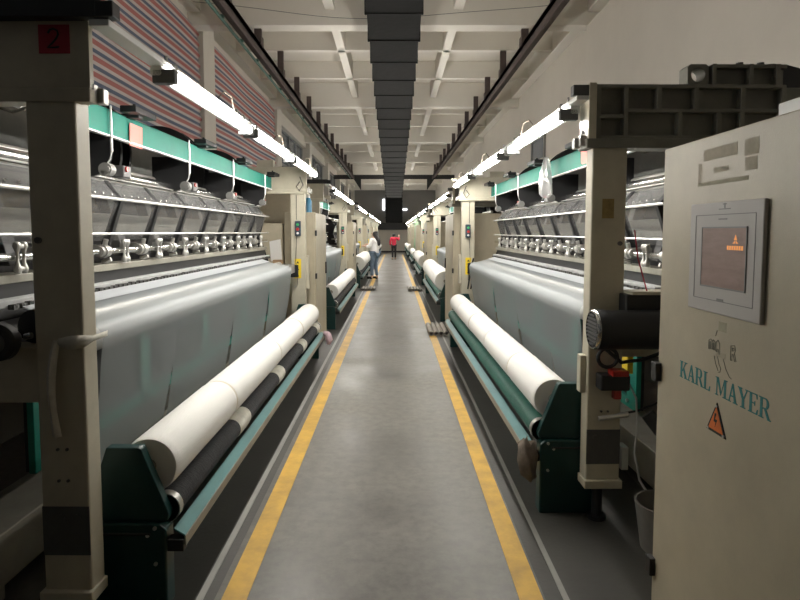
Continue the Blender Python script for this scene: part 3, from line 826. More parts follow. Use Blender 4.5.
# pink paper tags clipped on the rails
part_of(mL, MB(-1, 0.10, YL).prism([(1.405, 2.17), (1.407, 2.172), (1.412, 2.045), (1.409, 2.045)], 'y', 1.28, 1.45), 'paper_tag', 'pink')
part_of(mR, MB(1, -0.03, YR).prism([(1.405, 2.17), (1.407, 2.172), (1.412, 2.045), (1.409, 2.045)], 'y', 1.18, 1.37), 'paper_tag', 'pink')
# handwheels at the left edge
hw = part_of(mL, MB(-1, 0.0, YL).lathe((1.42, -0.02, 1.155), 'y', [(-0.06, 0.03), (-0.06, 0.055), (-0.05, 0.068), (-0.02, 0.070), (0.0, 0.06), (0.05, 0.03)], 28), 'handwheel', 'black', smooth=35)
part_of(mL, MB(-1, 0.0, YL).lathe((1.42, -0.085, 1.155), 'y', [(0.0, 0.028), (0.01, 0.045), (0.02, 0.05), (0.026, 0.05)], 24), 'wheel_face', 'dark_grey', smooth=35)
part_of(mL, MB(-1, 0.0, YL).cyl((1.43, 0.03, 1.155), (1.43, 0.16, 1.165), 0.02, 14).cyl((1.36, 0.0, 1.165), (1.335, 0.0, 1.17), 0.012, 10), 'spindle', 'steel', smooth=40)
part_of(mL, MB(-1, 0.0, YL).lathe((1.375, 0.13, 1.19), 'y', [(-0.05, 0.04), (-0.045, 0.065), (0.02, 0.07), (0.04, 0.055), (0.05, 0.03)], 24), 'handwheel', 'black', smooth=35)
# white cloth strip tied round the left near post
ct = MB(-1, 0.10, YL)
loop = []
def cl(u, y, z): loop.append((u, y, z))
ring_o = [(1.038, -0.008), (1.232, -0.008), (1.232, 0.168), (1.038, 0.168)]
rows = []
for (u, y), w_ in zip([(1.13, -0.014), (1.08, -0.02), (1.036, -0.012), (1.034, 0.05), (1.036, 0.17)], (0.03, 0.055, 0.045, 0.022, 0.022)):
    zc = 1.145 + (0.0 if u > 1.05 else 0.005)
    rows.append([(u, y, zc - w_/2), (u - 0.004, y - 0.012, zc), (u, y, zc + w_/2)])
ct.sheet(rows)
rows = []
for q in range(9):
    t_ = q/8; z = 1.155 - 0.36*t_; w_ = 0.022 + 0.012*t_ + 0.006*math.sin(6*t_)
    u = 1.135 + 0.02*t_ + 0.012*math.sin(4*t_); y = -0.014 - 0.012*math.sin(3*t_)
    rows.append([(u - w_/2, y, z), (u, y - 0.014, z), (u + w_/2, y, z)])
ct.sheet(rows)
o = ct.build('cloth_strip', 'cloth_tie', None, smooth=80, fixn=False, loc=(-1.23, YL, 1.1))
sm = o.modifiers.new('thickness', 'SOLIDIFY'); sm.thickness = 0.003; sm.offset = 1
tag(o, 'white cloth strip tied round the front left post, its end hanging down', 'cloth')

# right: motor, cables, switch block
mo = part_of(mR, MB(1, -0.03, YR).cyl((1.06, -0.14, 1.065), (1.52, -0.14, 1.065), 0.098, 32).lathe((1.02, -0.14, 1.065), 'x', [(0.0, 0.05), (0.0, 0.085), (0.012, 0.099), (0.05, 0.101), (0.055, 0.098)], 32), 'motor', 'black', smooth=35)
fn = MB(1, -0.03, YR)
for k in range(-4, 5):
    h_ = math.sqrt(0.08**2 - (0.018*k)**2)
    fn.box(1.012, 1.019, -0.14-h_, -0.14+h_, 1.065+0.018*k-0.004, 1.065+0.018*k+0.004)
part_of(mR, fn, 'fan_grille', 'dark_grey')
part_of(mR, MB(1, -0.03, YR).lathe((1.014, -0.14, 1.065), 'x', [(0.0, 0.094), (0.008, 0.1005), (0.016, 0.102), (0.016, 0.096), (0.0, 0.090), (0.0, 0.094)], 32, False), 'fan_rim', 'steel', smooth=35)
part_of(mR, MB(1, -0.03, YR).box(1.20, 1.75, -0.10, 0.02, 1.12, 1.235), 'motor_bracket', 'black', bevel=0.006)
part_of(mR, MB(1, -0.03, YR).box(1.225, 1.75, -0.11, 0.03, 1.235, 1.25), 'bracket_cap', 'cream')
cb = MB(1, -0.03, YR)
ringp = [(1.13 + 0.05*math.cos(a), -0.05, 0.905 + 0.05*math.sin(a)) for a in [PI*0.6 + q*2*PI/16 for q in range(17)]]
cb.tube([(1.10, -0.1, 0.99)] + ringp + [(1.2, -0.05, 0.88), (1.32, -0.03, 0.89), (1.42, -0.03, 0.93)], 0.010, 8)
part_of(mR, cb, 'cable', 'black', smooth=60)
sb = part_of(mR, MB(1, -0.03, YR).box(1.085, 1.235, -0.09, 0.0, 0.74, 0.82), 'switch_block', 'black', bevel=0.008)
part_of(mR, MB(1, -0.03, YR).box(1.14, 1.225, -0.10, -0.02, 0.815, 0.845).box(1.16, 1.20, -0.07, -0.03, 0.69, 0.74), 'switch_cap', 'red', bevel=0.006)
part_of(mR, MB(1, -0.03, YR).tube([(1.225, -0.06, 0.80), (1.27, -0.08, 0.70), (1.275, -0.09, 0.55), (1.265, -0.09, 0.42), (1.29, -0.1, 0.28), (1.35, -0.12, 0.18), (1.46, -0.14, 0.10)], 0.0055, 8), 'cable', 'dusty', smooth=60)
part_of(mR, MB(1, -0.03, YR).tube([(1.10, -0.02, 0.58), (1.3, -0.03, 0.62), (1.42, -0.05, 0.68), (1.46, -0.06, 0.85)], 0.006, 8), 'cable', 'black', smooth=60)
part_of(mR, MB(1, -0.03, YR).tube([(1.25, -0.05, 1.56), (1.27, -0.05, 1.42), (1.33, -0.05, 1.22)], 0.0038, 8), 'cable', 'red_paper', smooth=60)
part_of(mR, MB(1, -0.03, YR).cyl((1.09, -0.05, 0.585), (1.24, -0.06, 0.61), 0.013, 10), 'lever', 'alu', smooth=40)
part_of(mR, MB(1, -0.03, YR).box(1.30, 1.33, 0.12, 0.2, 0.78, 1.0), 'yellow_strap', 'yellow')
part_of(mR, MB(1, -0.03, YR).cyl((1.32, -0.02, 0.98), (1.32, 0.02, 0.98), 0.03, 14), 'cap', 'orange', smooth=40)
part_of(mR, MB(1, -0.03, YR).box(1.015, 1.045, 0.03, 0.09, 0.70, 0.90), 'conduit_box', 'cream', bevel=0.004)
part_of(mR, MB(1, -0.03, YR).box(1.228, 1.262, -0.02, 0.06, 0.30, 0.42), 'metal_tab', 'alu')
part_of(mR, MB(1, -0.03, YR).box(1.10, 1.16, -0.003, 0.0, 1.62, 1.72), 'rust_stain', mat('rust_patch', (0.36, 0.26, 0.10), 0.6, 0, 0.4, 30))
# dark wires at the far right post
part_of(mR, MB(1, -0.03, YR).tube([(1.03, 5.0, 0.78), (1.06, 4.96, 1.02), (1.09, 4.9, 1.2)], 0.010, 8), 'cable', 'black', smooth=60)
part_of(mR, MB(1, -0.03, YR).tube([(1.07, 5.0, 0.78), (1.10, 4.96, 0.95), (1.16, 4.95, 1.08)], 0.010, 8), 'cable', 'black', smooth=60)
# white plastic bag hanging on the right rail
bg = MB(1, -0.03, YR).lathe((1.315, 2.02, 1.84), 'z', [(0.0, 0.02), (0.03, 0.05), (0.12, 0.055), (0.2, 0.04), (0.28, 0.03), (0.34, 0.012)], 14)
for i, p in enumerate(bg.v): bg.v[i] = p + Vector((0.012*math.sin(i*1.7), 0.015*math.sin(i*2.3), 0))
tag(bg.build('plastic_bag', 'plastic_wrap', None, smooth=60, loc=(1.38, YR+2.02, 1.87)), 'clear plastic bag hanging from the green rail of the nearest right machine', 'bag')
# rags on the tray ends
rg = MB(1, -0.03, YR)
rg.tube([(0.765, 0.085, 0.42), (0.745, 0.07, 0.39), (0.75, 0.06, 0.33), (0.76, 0.055, 0.26), (0.78, 0.05, 0.23)], [0.03, 0.045, 0.05, 0.04, 0.02], 10)
for i, p in enumerate(rg.v): rg.v[i] = p + Vector((0.016*math.sin(i*1.3), 0.010*math.sin(i*2.1), 0.016*math.cos(i*1.9)))
tag(rg.build('rag', 'rag', None, smooth=70, loc=(0.71, YR, 0.3)), 'dirty brown rag stuffed at the near end of the right winder', 'rag')
rg = MB(-1, 0.0, YL)
rg.tube([(0.845, 5.0, 0.33), (0.80, 4.98, 0.32), (0.785, 4.96, 0.26), (0.79, 4.96, 0.20)], [0.025, 0.04, 0.042, 0.015], 10)
for i, p in enumerate(rg.v): rg.v[i] = p + Vector((0.01*math.sin(i*1.3), 0.01*math.sin(i*2.1), 0.01*math.cos(i*1.9)))
tag(rg.build('rag', 'pink_rag', None, smooth=70, loc=(-0.8, YL+4.98, 0.2)), 'pale pink rag hanging at the far end of the nearest left tray', 'rag')
# bucket and plastic wrapped pipe between the right machine and the cabinet
b = MB(); prof = [(0.0, 0.10), (0.0, 0.115), (0.22, 0.145), (0.235, 0.150), (0.235, 0.138), (0.02, 0.105)]
tag(b.lathe((1.33, 2.84, 0.0), 'z', prof, 28).build('bucket', 'bucket', None, smooth=35, loc=(1.33, 2.84, 0)), 'grey plastic bucket on the floor between the right machine and the cabinet', 'bucket')
pp = MB(); pts = [(1.30, 3.02, 0.62), (1.36, 2.98, 0.54), (1.42, 2.90, 0.44), (1.47, 2.86, 0.36), (1.54, 2.84, 0.28)]
pp.tube(pts, [0.035, 0.04, 0.045, 0.045, 0.04], 12)
tag(pp.build('hose', 'black', None, smooth=50, loc=(1.5, 3.2, 0.1)), 'thick black hose running down behind the bucket beside the right machine', 'hose')

# ------------------------------------------------------------------ the big control cabinet, right foreground
CX, CY0, CY1, CH = 0.95, 0.95, 2.13, 1.84
cab = thing('control_cabinet', (1.3, 1.5, 0), 'large cream control cabinet with screen and teal lettering in the right foreground', 'cabinet', 'control cabinets along the rows')
MB().box(CX+0.02, 1.75, CY0, CY1, 0.05, CH).build('body', 'cream_box', cab, bevel=0.008)
MB().box(CX+0.06, 1.72, CY0+0.03, CY1-0.03, 0.0, 0.05).build('plinth', 'black', cab)
door = MB().box(CX, CX+0.02, CY0, CY1, 0.07, CH-0.002).build('door', 'cream_box', cab, bevel=0.004)
MB().box(CX-0.02, CX+0.002, CY1-0.028, CY1+0.012, 1.02, 1.085).build('hinge', 'black', door, bevel=0.003)
MB().box(CX-0.02, CX+0.002, CY1-0.028, CY1+0.012, 0.30, 0.365).build('hinge', 'black', door, bevel=0.003)
MB().box(1.02, 1.5, 1.05, 1.62, CH, CH+0.05).build('top_tray', 'white', cab, bevel=0.004)
pn = MB().box(CX-0.012, CX, 1.527, 1.905, 1.312, 1.636).build('operator_panel', 'panel_grey', door, bevel=0.003)
sx = CX-0.0135
MB().box(sx, CX-0.0115, 1.598, 1.825, 1.390, 1.562).build('screen', 'screen', pn)
fr = MB(); w_ = 0.0025
for (a, b_, z0, z1) in ((1.560, 1.868, 1.350, 1.600),):
    for zz in (z0, z1): fr.box(sx+0.0005, CX-0.0118, a, b_, zz-w_/2, zz+w_/2)
    for yy in (a, b_): fr.box(sx+0.0005, CX-0.0118, yy-w_/2, yy+w_/2, z0, z1)
fr.box(sx+0.0005, CX-0.0118, 1.70, 1.735, 1.350, 1.358).box(sx+0.0005, CX-0.0118, 1.695, 1.74, 1.585, 1.589)
fr.box(sx+0.0005, CX-0.0118, 1.68, 1.74, 1.614, 1.617).box(sx+0.0005, CX-0.0118, 1.707, 1.712, 1.618, 1.632).box(sx+0.0005, CX-0.0118, 1.70, 1.72, 1.628, 1.631)
fr.build('panel_marking', 'panel_line', pn)
sf = MB()
for (a, b_, z0, z1) in ((1.594, 1.829, 1.387, 1.391), (1.594, 1.829, 1.561, 1.565), (1.594, 1.598, 1.387, 1.565), (1.825, 1.829, 1.387, 1.565)):
    sf.box(CX-0.0145, CX-0.0115, a, b_, z0, z1)
sf.build('bezel', 'panel_line', pn)
mk = MB(); sxm = sx-0.0006
def q2(a, z, da, dz_): mk.box(sxm, sx+0.0002, a-da, a, z, z+dz_)
y_ = 1.690
for k in range(7): q2(1.688-0.0115*k, 1.500, 0.008, 0.012)
mk.prism([(1.662, 1.518), (1.650, 1.518), (1.648, 1.526)], 'x', sxm, sx).prism([(1.655, 1.527), (1.640, 1.527), (1.647, 1.543)], 'x', sxm, sx).prism([(1.645, 1.518), (1.633, 1.518), (1.645, 1.526)], 'x', sxm, sx)
mk.build('screen_text', 'screen_mark', pn)

# serif lettering
def quad(x0, y0, x1, y1): return [(x0, y0), (x1, y0), (x1, y1), (x0, y1)]
def arc(cx, cy, rx, ry, a0, a1, n=10): return [(cx + rx*math.cos(math.radians(a0+(a1-a0)*k/n)), cy + ry*math.sin(math.radians(a0+(a1-a0)*k/n))) for k in range(n+1)]
def bowl(x, y0, y1, w, th):
    cy = (y0+y1)/2; ry = (y1-y0)/2
    segs = []
    o_ = [(x, y1)] + arc(x+w*0.45, cy, w*0.55, ry, 90, -90) + [(x, y0)]
    i_ = [(x, y1-0.06)] + arc(x+w*0.45, cy, w*0.55-th, ry-0.06, 90, -90) + [(x, y0+0.06)]
    for k in range(len(o_)-1): segs.append([o_[k], o_[k+1], i_[k+1], i_[k]])
    return segs
SER = 0.05
GLY = {
 'K': (0.80, [quad(.09,0,.25,1), quad(0,0,.34,SER), quad(0,1-SER,.34,1), [(.25,.40),(.31,.40),(.66,.97),(.58,.97)], [(.34,.56),(.44,.68),(.76,.03),(.57,.03)], quad(.50,0,.82,SER), quad(.48,1-SER,.78,1)]),
 'A': (0.82, [[(.12,.03),(.19,.03),(.42,.86),(.38,1)], [(.38,1),(.46,1),(.74,.03),(.56,.03)], quad(.22,.30,.60,.37), quad(0,0,.30,SER), quad(.47,0,.83,SER)]),
 'R': (0.80, [quad(.09,0,.25,1), quad(0,0,.34,SER), quad(0,1-SER,.30,1)] + bowl(.25,.46,1,.42,.15) + [[(.36,.48),(.50,.50),(.76,.03),(.59,.03)], quad(.58,0,.82,SER)]),
 'L': (0.70, [quad(.09,0,.25,1), quad(0,0,.62,SER), quad(0,1-SER,.36,1), [(.52,SER),(.62,SER),(.64,.28),(.60,.28)]]),
 'M': (1.02, [quad(.10,0,.16,1), quad(.74,0,.90,1), [(.10,1),(.26,1),(.52,.18),(.46,.06)], [(.46,.06),(.52,.18),(.80,1),(.74,1)], quad(0,0,.26,SER), quad(.64,0,1.0,SER), quad(0,1-SER,.22,1), quad(.76,1-SER,1.0,1)]),
 'Y': (0.80, [quad(.33,0,.49,.46), quad(.22,0,.60,SER), [(.05,.97),(.24,.97),(.49,.46),(.34,.42)], [(.42,.46),(.49,.46),(.72,.97),(.65,.97)], quad(0,1-SER,.32,1), quad(.56,1-SER,.80,1)]),
 'E': (0.74, [quad(.09,0,.25,1), quad(0,0,.66,SER), quad(0,1-SER,.62,1), quad(.25,.49,.46,.54), quad(.44,.40,.48,.63), [(.56,SER),(.66,SER),(.68,.26),(.64,.26)], [(.54,1-SER),(.62,1-SER),(.63,.76),(.59,.76)]]),
 ' ': (0.42, []),
}
word = 'KARL MAYER'
tot = sum(GLY[c][0] for c in word)
H_ = 0.054; Wd = 0.482; ax = Wd/tot; a = 0.0
bx = door
lt = MB(); words_ = []
for c in word:
    if c == ' ': words_.append(lt); lt = MB()
    w0, polys = GLY[c]
    for p in polys:
        lt.prism([(1.966 - (a+q[0])*ax, 1.072 + q[1]*H_) for q in p], 'x', CX-0.0012, CX+0.0005)
    a += w0
words_.append(lt)
for lt, w_ in zip(words_, ('KARL', 'MAYER')):
    o = lt.build('lettering', 'teal_ink', door); o['label'] = 'teal serif lettering ' + w_
# warning triangle with a lightning bolt
tr = [(1.782, 0.958), (1.678, 0.958), (1.730, 1.050)]
ws = MB().prism(tr, 'x', CX-0.003, CX).build('warning_sign', 'ink', door)
MB().prism([(1.770, 0.966), (1.690, 0.966), (1.730, 1.037)], 'x', CX-0.004, CX-0.002).build('sign_face', 'orange', ws)
MB().prism([(1.736, 1.018), (1.727, 1.018), (1.734, 1.000), (1.722, 1.000), (1.733, 0.976), (1.729, 0.992), (1.740, 0.992)], 'x', CX-0.0048, CX-0.0035).build('bolt_symbol', 'ink', ws)
rv = MB()
for y_, z_ in ((1.770, 0.964), (1.688, 0.964), (1.730, 1.040)): rv.cyl((CX-0.006, y_, z_), (CX-0.003, y_, z_), 0.004, 10)
rv.build('rivet', 'alu', ws)
# hand drawn outlines under the panel
hd = MB()
def stroke(pts, r=0.0009): hd.tube([(CX-0.0006, 1.79 - p[0], p[1]-0.006) for p in pts], r, 5)
stroke([(0.0, 1.205), (0.0, 1.232), (0.012, 1.237), (0.018, 1.230), (0.026, 1.237), (0.034, 1.232), (0.034, 1.207), (0.027, 1.206), (0.027, 1.228), (0.021, 1.228), (0.021, 1.207), (0.013, 1.207), (0.013, 1.229), (0.007, 1.229), (0.007, 1.205), (0.0, 1.205)])
stroke([(0.040, 1.205), (0.040, 1.232), (0.050, 1.240), (0.060, 1.232), (0.062, 1.200), (0.054, 1.199), (0.053, 1.213), (0.046, 1.213), (0.046, 1.204), (0.040, 1.205)])
stroke([(0.036, 1.250), (0.044, 1.268)])
stroke([(0.118, 1.195), (0.118, 1.237), (0.136, 1.240), (0.142, 1.228), (0.136, 1.218), (0.146, 1.196), (0.139, 1.195), (0.130, 1.214), (0.125, 1.214), (0.125, 1.195), (0.118, 1.195)])
stroke([(0.125, 1.231), (0.133, 1.232), (0.135, 1.226), (0.126, 1.222), (0.125, 1.231)])
stroke([(0.032, 1.190), (0.042, 1.168), (0.056, 1.150)]); stroke([(0.050, 1.192), (0.060, 1.170), (0.070, 1.160), (0.066, 1.148), (0.056, 1.146)])
stroke([(0.082, 1.190), (0.096, 1.165), (0.116, 1.146), (0.126, 1.143)])
hd.build('hand_drawn_mark', 'ink_grey', door)
for (y0, y1, z0, z1, m_) in ((1.68, 1.86, 1.765, 1.80, 'residue'), (1.58, 1.645, 1.755, 1.80, 'residue'), (1.585, 1.64, 1.715, 1.75, 'residue'), (1.72, 1.80, 1.725, 1.74, 'residue'),
                           (1.62, 1.89, 1.690, 1.702, 'residue_dark'), (1.70, 1.74, 1.262, 1.29, 'residue_dark'), (1.70, 1.75, 1.185, 1.20, 'residue'), (1.87, 1.89, 1.70, 1.76, 'residue')):
    MB().box(CX-0.0006, CX+0.0005, y0, y1, z0, z1).build('tape_residue', m_, door)

# ------------------------------------------------------------------ other cabinets between the machines
for k in range(5):
    o = ORD[k]
    yl = 7.68 + 7.1*k
    cabinet(-1, 1.0, 1.40, yl, yl+1.15, 1.80, f'cream control cabinet behind the far post of the {o} left machine', k < 2)
    yr = 8.75 + 7.1*k
    cabinet(1, 0.86, 1.62, yr, yr+1.30, 1.82, f'grey cream control cabinet behind the far post of the {o} right machine', k < 2)
# taller rear cabinets
t = tag(MB(-1).box(1.35, 2.3, 9.0, 9.2, 0.0, 2.15).build('partition_board', 'cream_box', None, bevel=0.006, loc=(-1.8, 9.1, 0)), 'tall cream board standing behind the cabinet of the nearest left machine', 'board')
t = thing('water_bottle', (-1.13, 7.95, 1.80), 'blue water bottle standing on the first left cabinet', 'bottle')
MB().lathe((-1.13, 7.95, 1.80), 'z', [(0, 0.035), (0.01, 0.046), (0.15, 0.046), (0.19, 0.03), (0.20, 0.022)], 20).build('bottle_body', 'can_blue', t, smooth=40)
MB().lathe((-1.13, 7.95, 2.0), 'z', [(0, 0.026), (0.035, 0.026), (0.04, 0.02)], 16).build('cap', 'white', t, smooth=40)
# end frame with papers behind the far left post
t = thing('supply_cabinet', (-1.72, 7.75, 0), 'low cream cabinet with papers taped to it left of the far post', 'cabinet')
MB(-1).box(1.42, 2.0, 7.62, 7.9, 0.08, 1.66).build('body', 'cream_box', t, bevel=0.006)
MB(-1).box(1.45, 1.97, 7.65, 7.88, 0.0, 0.08).build('plinth', 'black', t)
MB(-1).prism([(1.42, 1.20), (1.56, 1.18), (1.58, 1.43), (1.44, 1.46)], 'y', 7.612, 7.62).build('taped_paper', 'paper', t)
MB(-1).box(1.44, 1.72, 7.616, 7.62, 1.10, 1.13).build('yellow_stripe', 'yellow', t)
MB(-1).box(1.40, 1.52, 7.52, 7.615, 1.08, 1.20).build('shelf_carton', 'card', t, bevel=0.003)
MB(-1).cyl((1.62, 7.61, 1.04), (1.62, 7.62, 1.04), 0.045, 20).build('round_sticker', 'red_paper', t)
# cardboard tubes on the floor
def tubes(s, x0, y0, n, ln, label, r=0.035):
    for k in range(n):
        x = x0 + s*(2*r+0.004)*k
        p = MB(); c = (x, y0, r+0.004)
        p.lathe(c, 'y', [(0.0, r-0.006), (0.0, r), (ln, r), (ln, r-0.006), (0.0, r-0.006)], 18, False)
        tag(p.build('cardboard_tube', 'card_tube', None, smooth=35, loc=(x, y0+ln/2, 0)), label % ('first', 'second', 'third', 'fourth', 'fifth')[k], 'tube', 'cardboard tubes on the floor')
tubes(1, 0.555, 8.85, 4, 0.9, 'grey cardboard tube lying beyond the near right winder, %s from the yellow line')
tubes(1, 0.40, 15.6, 5, 0.8, 'grey cardboard tube lying by the second right winder, %s from the aisle')
tubes(-1, -0.55, 15.7, 5, 0.8, 'grey cardboard tube lying by the second left winder, %s from the aisle')

# ------------------------------------------------------------------ people
def skinned(name, joints, edges, m, parent, levels=2):
    """joints: name -> (position, radius)"""
    names = list(joints); idx = {n: i for i, n in enumerate(names)}
    me = bpy.data.meshes.new(name)
    org = world_loc(parent)
    me.from_pydata([tuple(Vector(joints[n][0])) for n in names], [(idx[a], idx[b]) for a, b in edges], [])
    o = bpy.data.objects.new(name, me); COL.objects.link(o); o.parent = parent
    sk = o.modifiers.new('skin', 'SKIN'); sk.use_smooth_shade = True
    for i, n in enumerate(names):
        r = joints[n][1]; me.skin_vertices[0].data[i].radius = r if isinstance(r, tuple) else (r, r)
        me.skin_vertices[0].data[i].use_root = (i == 0)
    sb = o.modifiers.new('smooth', 'SUBSURF'); sb.levels = levels; sb.render_levels = levels
    me.materials.append(M[m])
    return o

def person(loc, rz, H, label, arms, legs, top_m, leg_m, long_hair, sleeve):
    root = thing('person', loc, label, 'person')
    root.rotation_euler = (0, 0, rz)
    k = H/1.62
    J = {}
    def j(n, x, y, z, r): J[n] = ((x*k, y*k, z*k), (r[0]*k, r[1]*k) if isinstance(r, tuple) else r*k)
    j('pelvis', 0, 0, 0.90, 0.125); j('waist', 0, 0.0, 1.02, 0.105); j('chest', 0, 0.0, 1.20, 0.115); j('shoulders', 0, 0, 1.31, 0.09)
    j('neck', 0, 0.005, 1.385, 0.045); j('skull_base', 0, 0.02, 1.45, 0.06); j('head', 0, 0.025, 1.52, 0.088); j('crown', 0, 0.02, 1.575, 0.055)
    E = [('pelvis','waist'),('waist','chest'),('chest','shoulders'),('shoulders','neck'),('neck','skull_base'),('skull_base','head'),('head','crown')]
    for sgn, nm in ((1, 'r'), (-1, 'l')):
        el, wr, ha = arms[nm]; kn, an = legs[nm]
        j('sh'+nm, sgn*0.16, 0, 1.30, 0.055); j('el'+nm, *el, 0.040); j('wr'+nm, *wr, 0.028); j('pa'+nm, *ha, 0.034)
        E += [('shoulders','sh'+nm),('sh'+nm,'el'+nm),('el'+nm,'wr'+nm),('wr'+nm,'pa'+nm)]
        d = (Vector(ha) - Vector(wr)).normalized(); sd = d.cross(Vector((0,0,1)) if abs(d.z) < 0.8 else Vector((0,1,0))).normalized()
        for f in range(4):
            b0 = Vector(ha) + sd*(0.024*(f-1.5)) + d*0.03; tip = b0 + d*(0.06 - 0.008*abs(f-1.5)) + Vector((0, 0.008, -0.012))
            j('fa%s%d' % (nm, f), *b0, 0.0095); j('fb%s%d' % (nm, f), *tip, 0.008); E += [('pa'+nm, 'fa%s%d' % (nm, f)), ('fa%s%d' % (nm, f), 'fb%s%d' % (nm, f))]
        b0 = Vector(ha) - sd*0.045 + d*0.0; tip = b0 + d*0.045 - sd*0.015
        j('ta'+nm, *b0, 0.011); j('tb'+nm, *tip, 0.009); E += [('pa'+nm, 'ta'+nm), ('ta'+nm, 'tb'+nm)]
        j('hi'+nm, sgn*0.085, 0, 0.84, 0.085); j('kn'+nm, *kn, 0.055); j('an'+nm, *an, 0.038)
        j('he'+nm, an[0], an[1]-0.02, 0.035, 0.035); j('to'+nm, an[0]+sgn*0.02, an[1]+0.15, 0.028, 0.03)
        E += [('pelvis','hi'+nm),('hi'+nm,'kn'+nm),('kn'+nm,'an'+nm),('an'+nm,'he'+nm),('he'+nm,'to'+nm)]
    skinned('body', J, E, 'skin', root)
    # clothes follow the body with a little slack
    T = {}
    for n in ('waist', 'pelvis', 'chest', 'shoulders'): T[n] = (J[n][0], J[n][1] + 0.045*k)
    T = {'waist': T['waist'], 'pelvis': ((0, 0, 0.86*k), 0.175*k), 'chest': T['chest'], 'shoulders': T['shoulders'], 'collar': ((0, 0.003, 1.36*k), 0.055*k)}
    TE = [('waist','pelvis'),('waist','chest'),('chest','shoulders'),('shoulders','collar')]
    for nm in 'rl':
        a, b_ = Vector(J['el'+nm][0]), Vector(J['wr'+nm][0])
        T['sh'+nm] = (J['sh'+nm][0], 0.08*k); T['el'+nm] = (J['el'+nm][0], 0.066*k); T['cf'+nm] = (tuple(a + (b_-a)*sleeve), 0.055*k)
        TE += [('shoulders','sh'+nm),('sh'+nm,'el'+nm),('el'+nm,'cf'+nm)]
    skinned('jacket' if top_m == 'jacket' else 'shirt', T, TE, top_m, root)
    P = {'pelvis': ((0, 0, 0.90*k), 0.135*k)}; PE = []
    for nm in 'rl':
        P['hi'+nm] = (J['hi'+nm][0], 0.096*k); P['kn'+nm] = (J['kn'+nm][0], 0.068*k)
        an = Vector(J['an'+nm][0]); P['an'+nm] = (tuple(an), 0.054*k)
        PE += [('pelvis','hi'+nm),('hi'+nm,'kn'+nm),('kn'+nm,'an'+nm)]
    skinned('trousers', P, PE, leg_m, root)
    for nm in 'rl':
        h0, t0 = J['he'+nm][0], J['to'+nm][0]
        skinned('shoe', {'a': (h0, 0.062*k), 'b': (tuple((Vector(h0)+Vector(t0))/2), 0.056*k), 'c': (tuple(Vector(t0)+Vector((0,0.03,0))), 0.05*k)}, [('a','b'),('b','c')], 'black', root, 1)
    Hh = {'top': ((0, 0.01*k, 1.585*k), 0.115*k), 'back': ((0, -0.03*k, 1.50*k), 0.115*k), 'nape': ((0, -0.06*k, 1.42*k), 0.075*k)}
    HE = [('top','back'),('back','nape')]
    if long_hair:
        Hh['mid'] = ((0.01, -0.13*k, 1.30*k), 0.095*k); Hh['end'] = ((0.03*k, -0.16*k, 1.10*k), 0.055*k); HE += [('nape','mid'),('mid','end')]
    else:
        Hh['sl'] = ((0.06*k, -0.02*k, 1.42*k), 0.055*k); Hh['sr'] = ((-0.06*k, -0.02*k, 1.42*k), 0.055*k); HE += [('back','sl'),('back','sr')]
    skinned('hair', Hh, HE, 'hair', root)
    # face: eyes, nose, mouth, ears
    fm = MB()
    for sgn in (1, -1): fm.ball((sgn*0.03*k, 0.105*k, 1.53*k), 0.011*k, 8)
    def child(mb, name, m_):
        me = bpy.data.meshes.new(name); me.from_pydata([tuple(p) for p in mb.v], [], mb.f); me.materials.append(M[m_])
        o = bpy.data.objects.new(name, me); COL.objects.link(o); o.parent = root
        me.polygons.foreach_set('use_smooth', [True]*len(me.polygons)); return o
    child(fm, 'eyes', 'ink')
    child(MB().ball((0, 0.117*k, 1.50*k), 0.014*k, 8, (0.8, 1, 1.5)), 'nose', 'skin')
    child(MB().ball((0, 0.105*k, 1.462*k), 0.016*k, 8, (1.4, 0.6, 0.45)), 'mouth', 'red_paper')
    er = MB()
    for sgn in (1, -1): er.ball((sgn*0.09*k, 0.02*k, 1.51*k), 0.022*k, 8, (0.4, 0.8, 1.3))
    child(er, 'ears', 'skin')
    return root
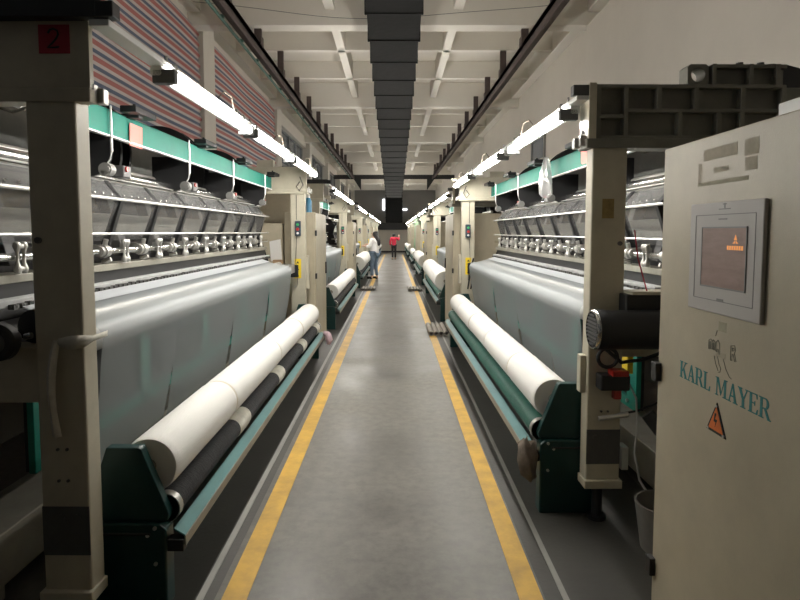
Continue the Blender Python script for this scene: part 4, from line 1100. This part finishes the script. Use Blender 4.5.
person((-0.64, 19.9, 0), math.radians(58), 1.60, 'person with long black hair in a white shirt and jeans by the left rolls',
       {'r': ((0.20, 0.16, 1.12), (0.14, 0.38, 1.15), (0.13, 0.45, 1.15)), 'l': ((-0.20, 0.08, 1.08), (-0.17, 0.30, 1.10), (-0.16, 0.37, 1.10))},
       {'r': ((0.09, 0.03, 0.47), (0.09, -0.03, 0.09)), 'l': ((-0.09, 0.05, 0.47), (-0.10, 0.05, 0.09))}, 'shirt', 'jeans', True, 0.55)
person((0.0, 34.0, 0), math.radians(0), 1.50, 'person in a red jacket and black trousers at the far end of the aisle',
       {'r': ((0.30, 0.02, 1.17), (0.30, 0.12, 1.38), (0.30, 0.14, 1.45)), 'l': ((-0.23, -0.02, 1.06), (-0.22, 0.06, 0.84), (-0.21, 0.08, 0.77))},
       {'r': ((0.085, 0.06, 0.47), (0.08, 0.10, 0.09)), 'l': ((-0.085, 0.03, 0.47), (-0.085, -0.12, 0.10))}, 'jacket', 'trousers', False, 0.95)

# ------------------------------------------------------------------ camera, light, view
cam = bpy.data.cameras.new('camera'); co = bpy.data.objects.new('camera', cam); COL.objects.link(co)
co.location = (0, 0, 1.55); PITCH = 4.0
co.rotation_euler = (math.radians(90 - PITCH), 0, 0)
cam.sensor_width = 36; cam.sensor_fit = 'HORIZONTAL'; cam.lens = 27.0
cam.shift_x = 6/800; cam.shift_y = -(300 - (232 + 600*math.tan(math.radians(PITCH))))/800
cam.clip_start = 0.05; cam.clip_end = 200
sc.camera = co
w = bpy.data.worlds.new('world'); sc.world = w; w.use_nodes = True
w.node_tree.nodes['Background'].inputs[0].default_value = (0.5, 0.55, 0.6, 1)
w.node_tree.nodes['Background'].inputs[1].default_value = 0.1
sc.view_settings.view_transform = 'Standard'; sc.view_settings.look = 'None'
sc.view_settings.exposure = 0.0; sc.view_settings.gamma = 1.0; sc.view_settings.use_curve_mapping = False
try:
    sc.cycles.use_denoising = True
    sc.cycles.max_bounces = 8; sc.cycles.diffuse_bounces = 5; sc.cycles.glossy_bounces = 3; sc.cycles.transparent_max_bounces = 16
    sc.cycles.sample_clamp_indirect = 6.0
    sc.cycles.caustics_reflective = False; sc.cycles.caustics_refractive = False
except Exception:
    pass
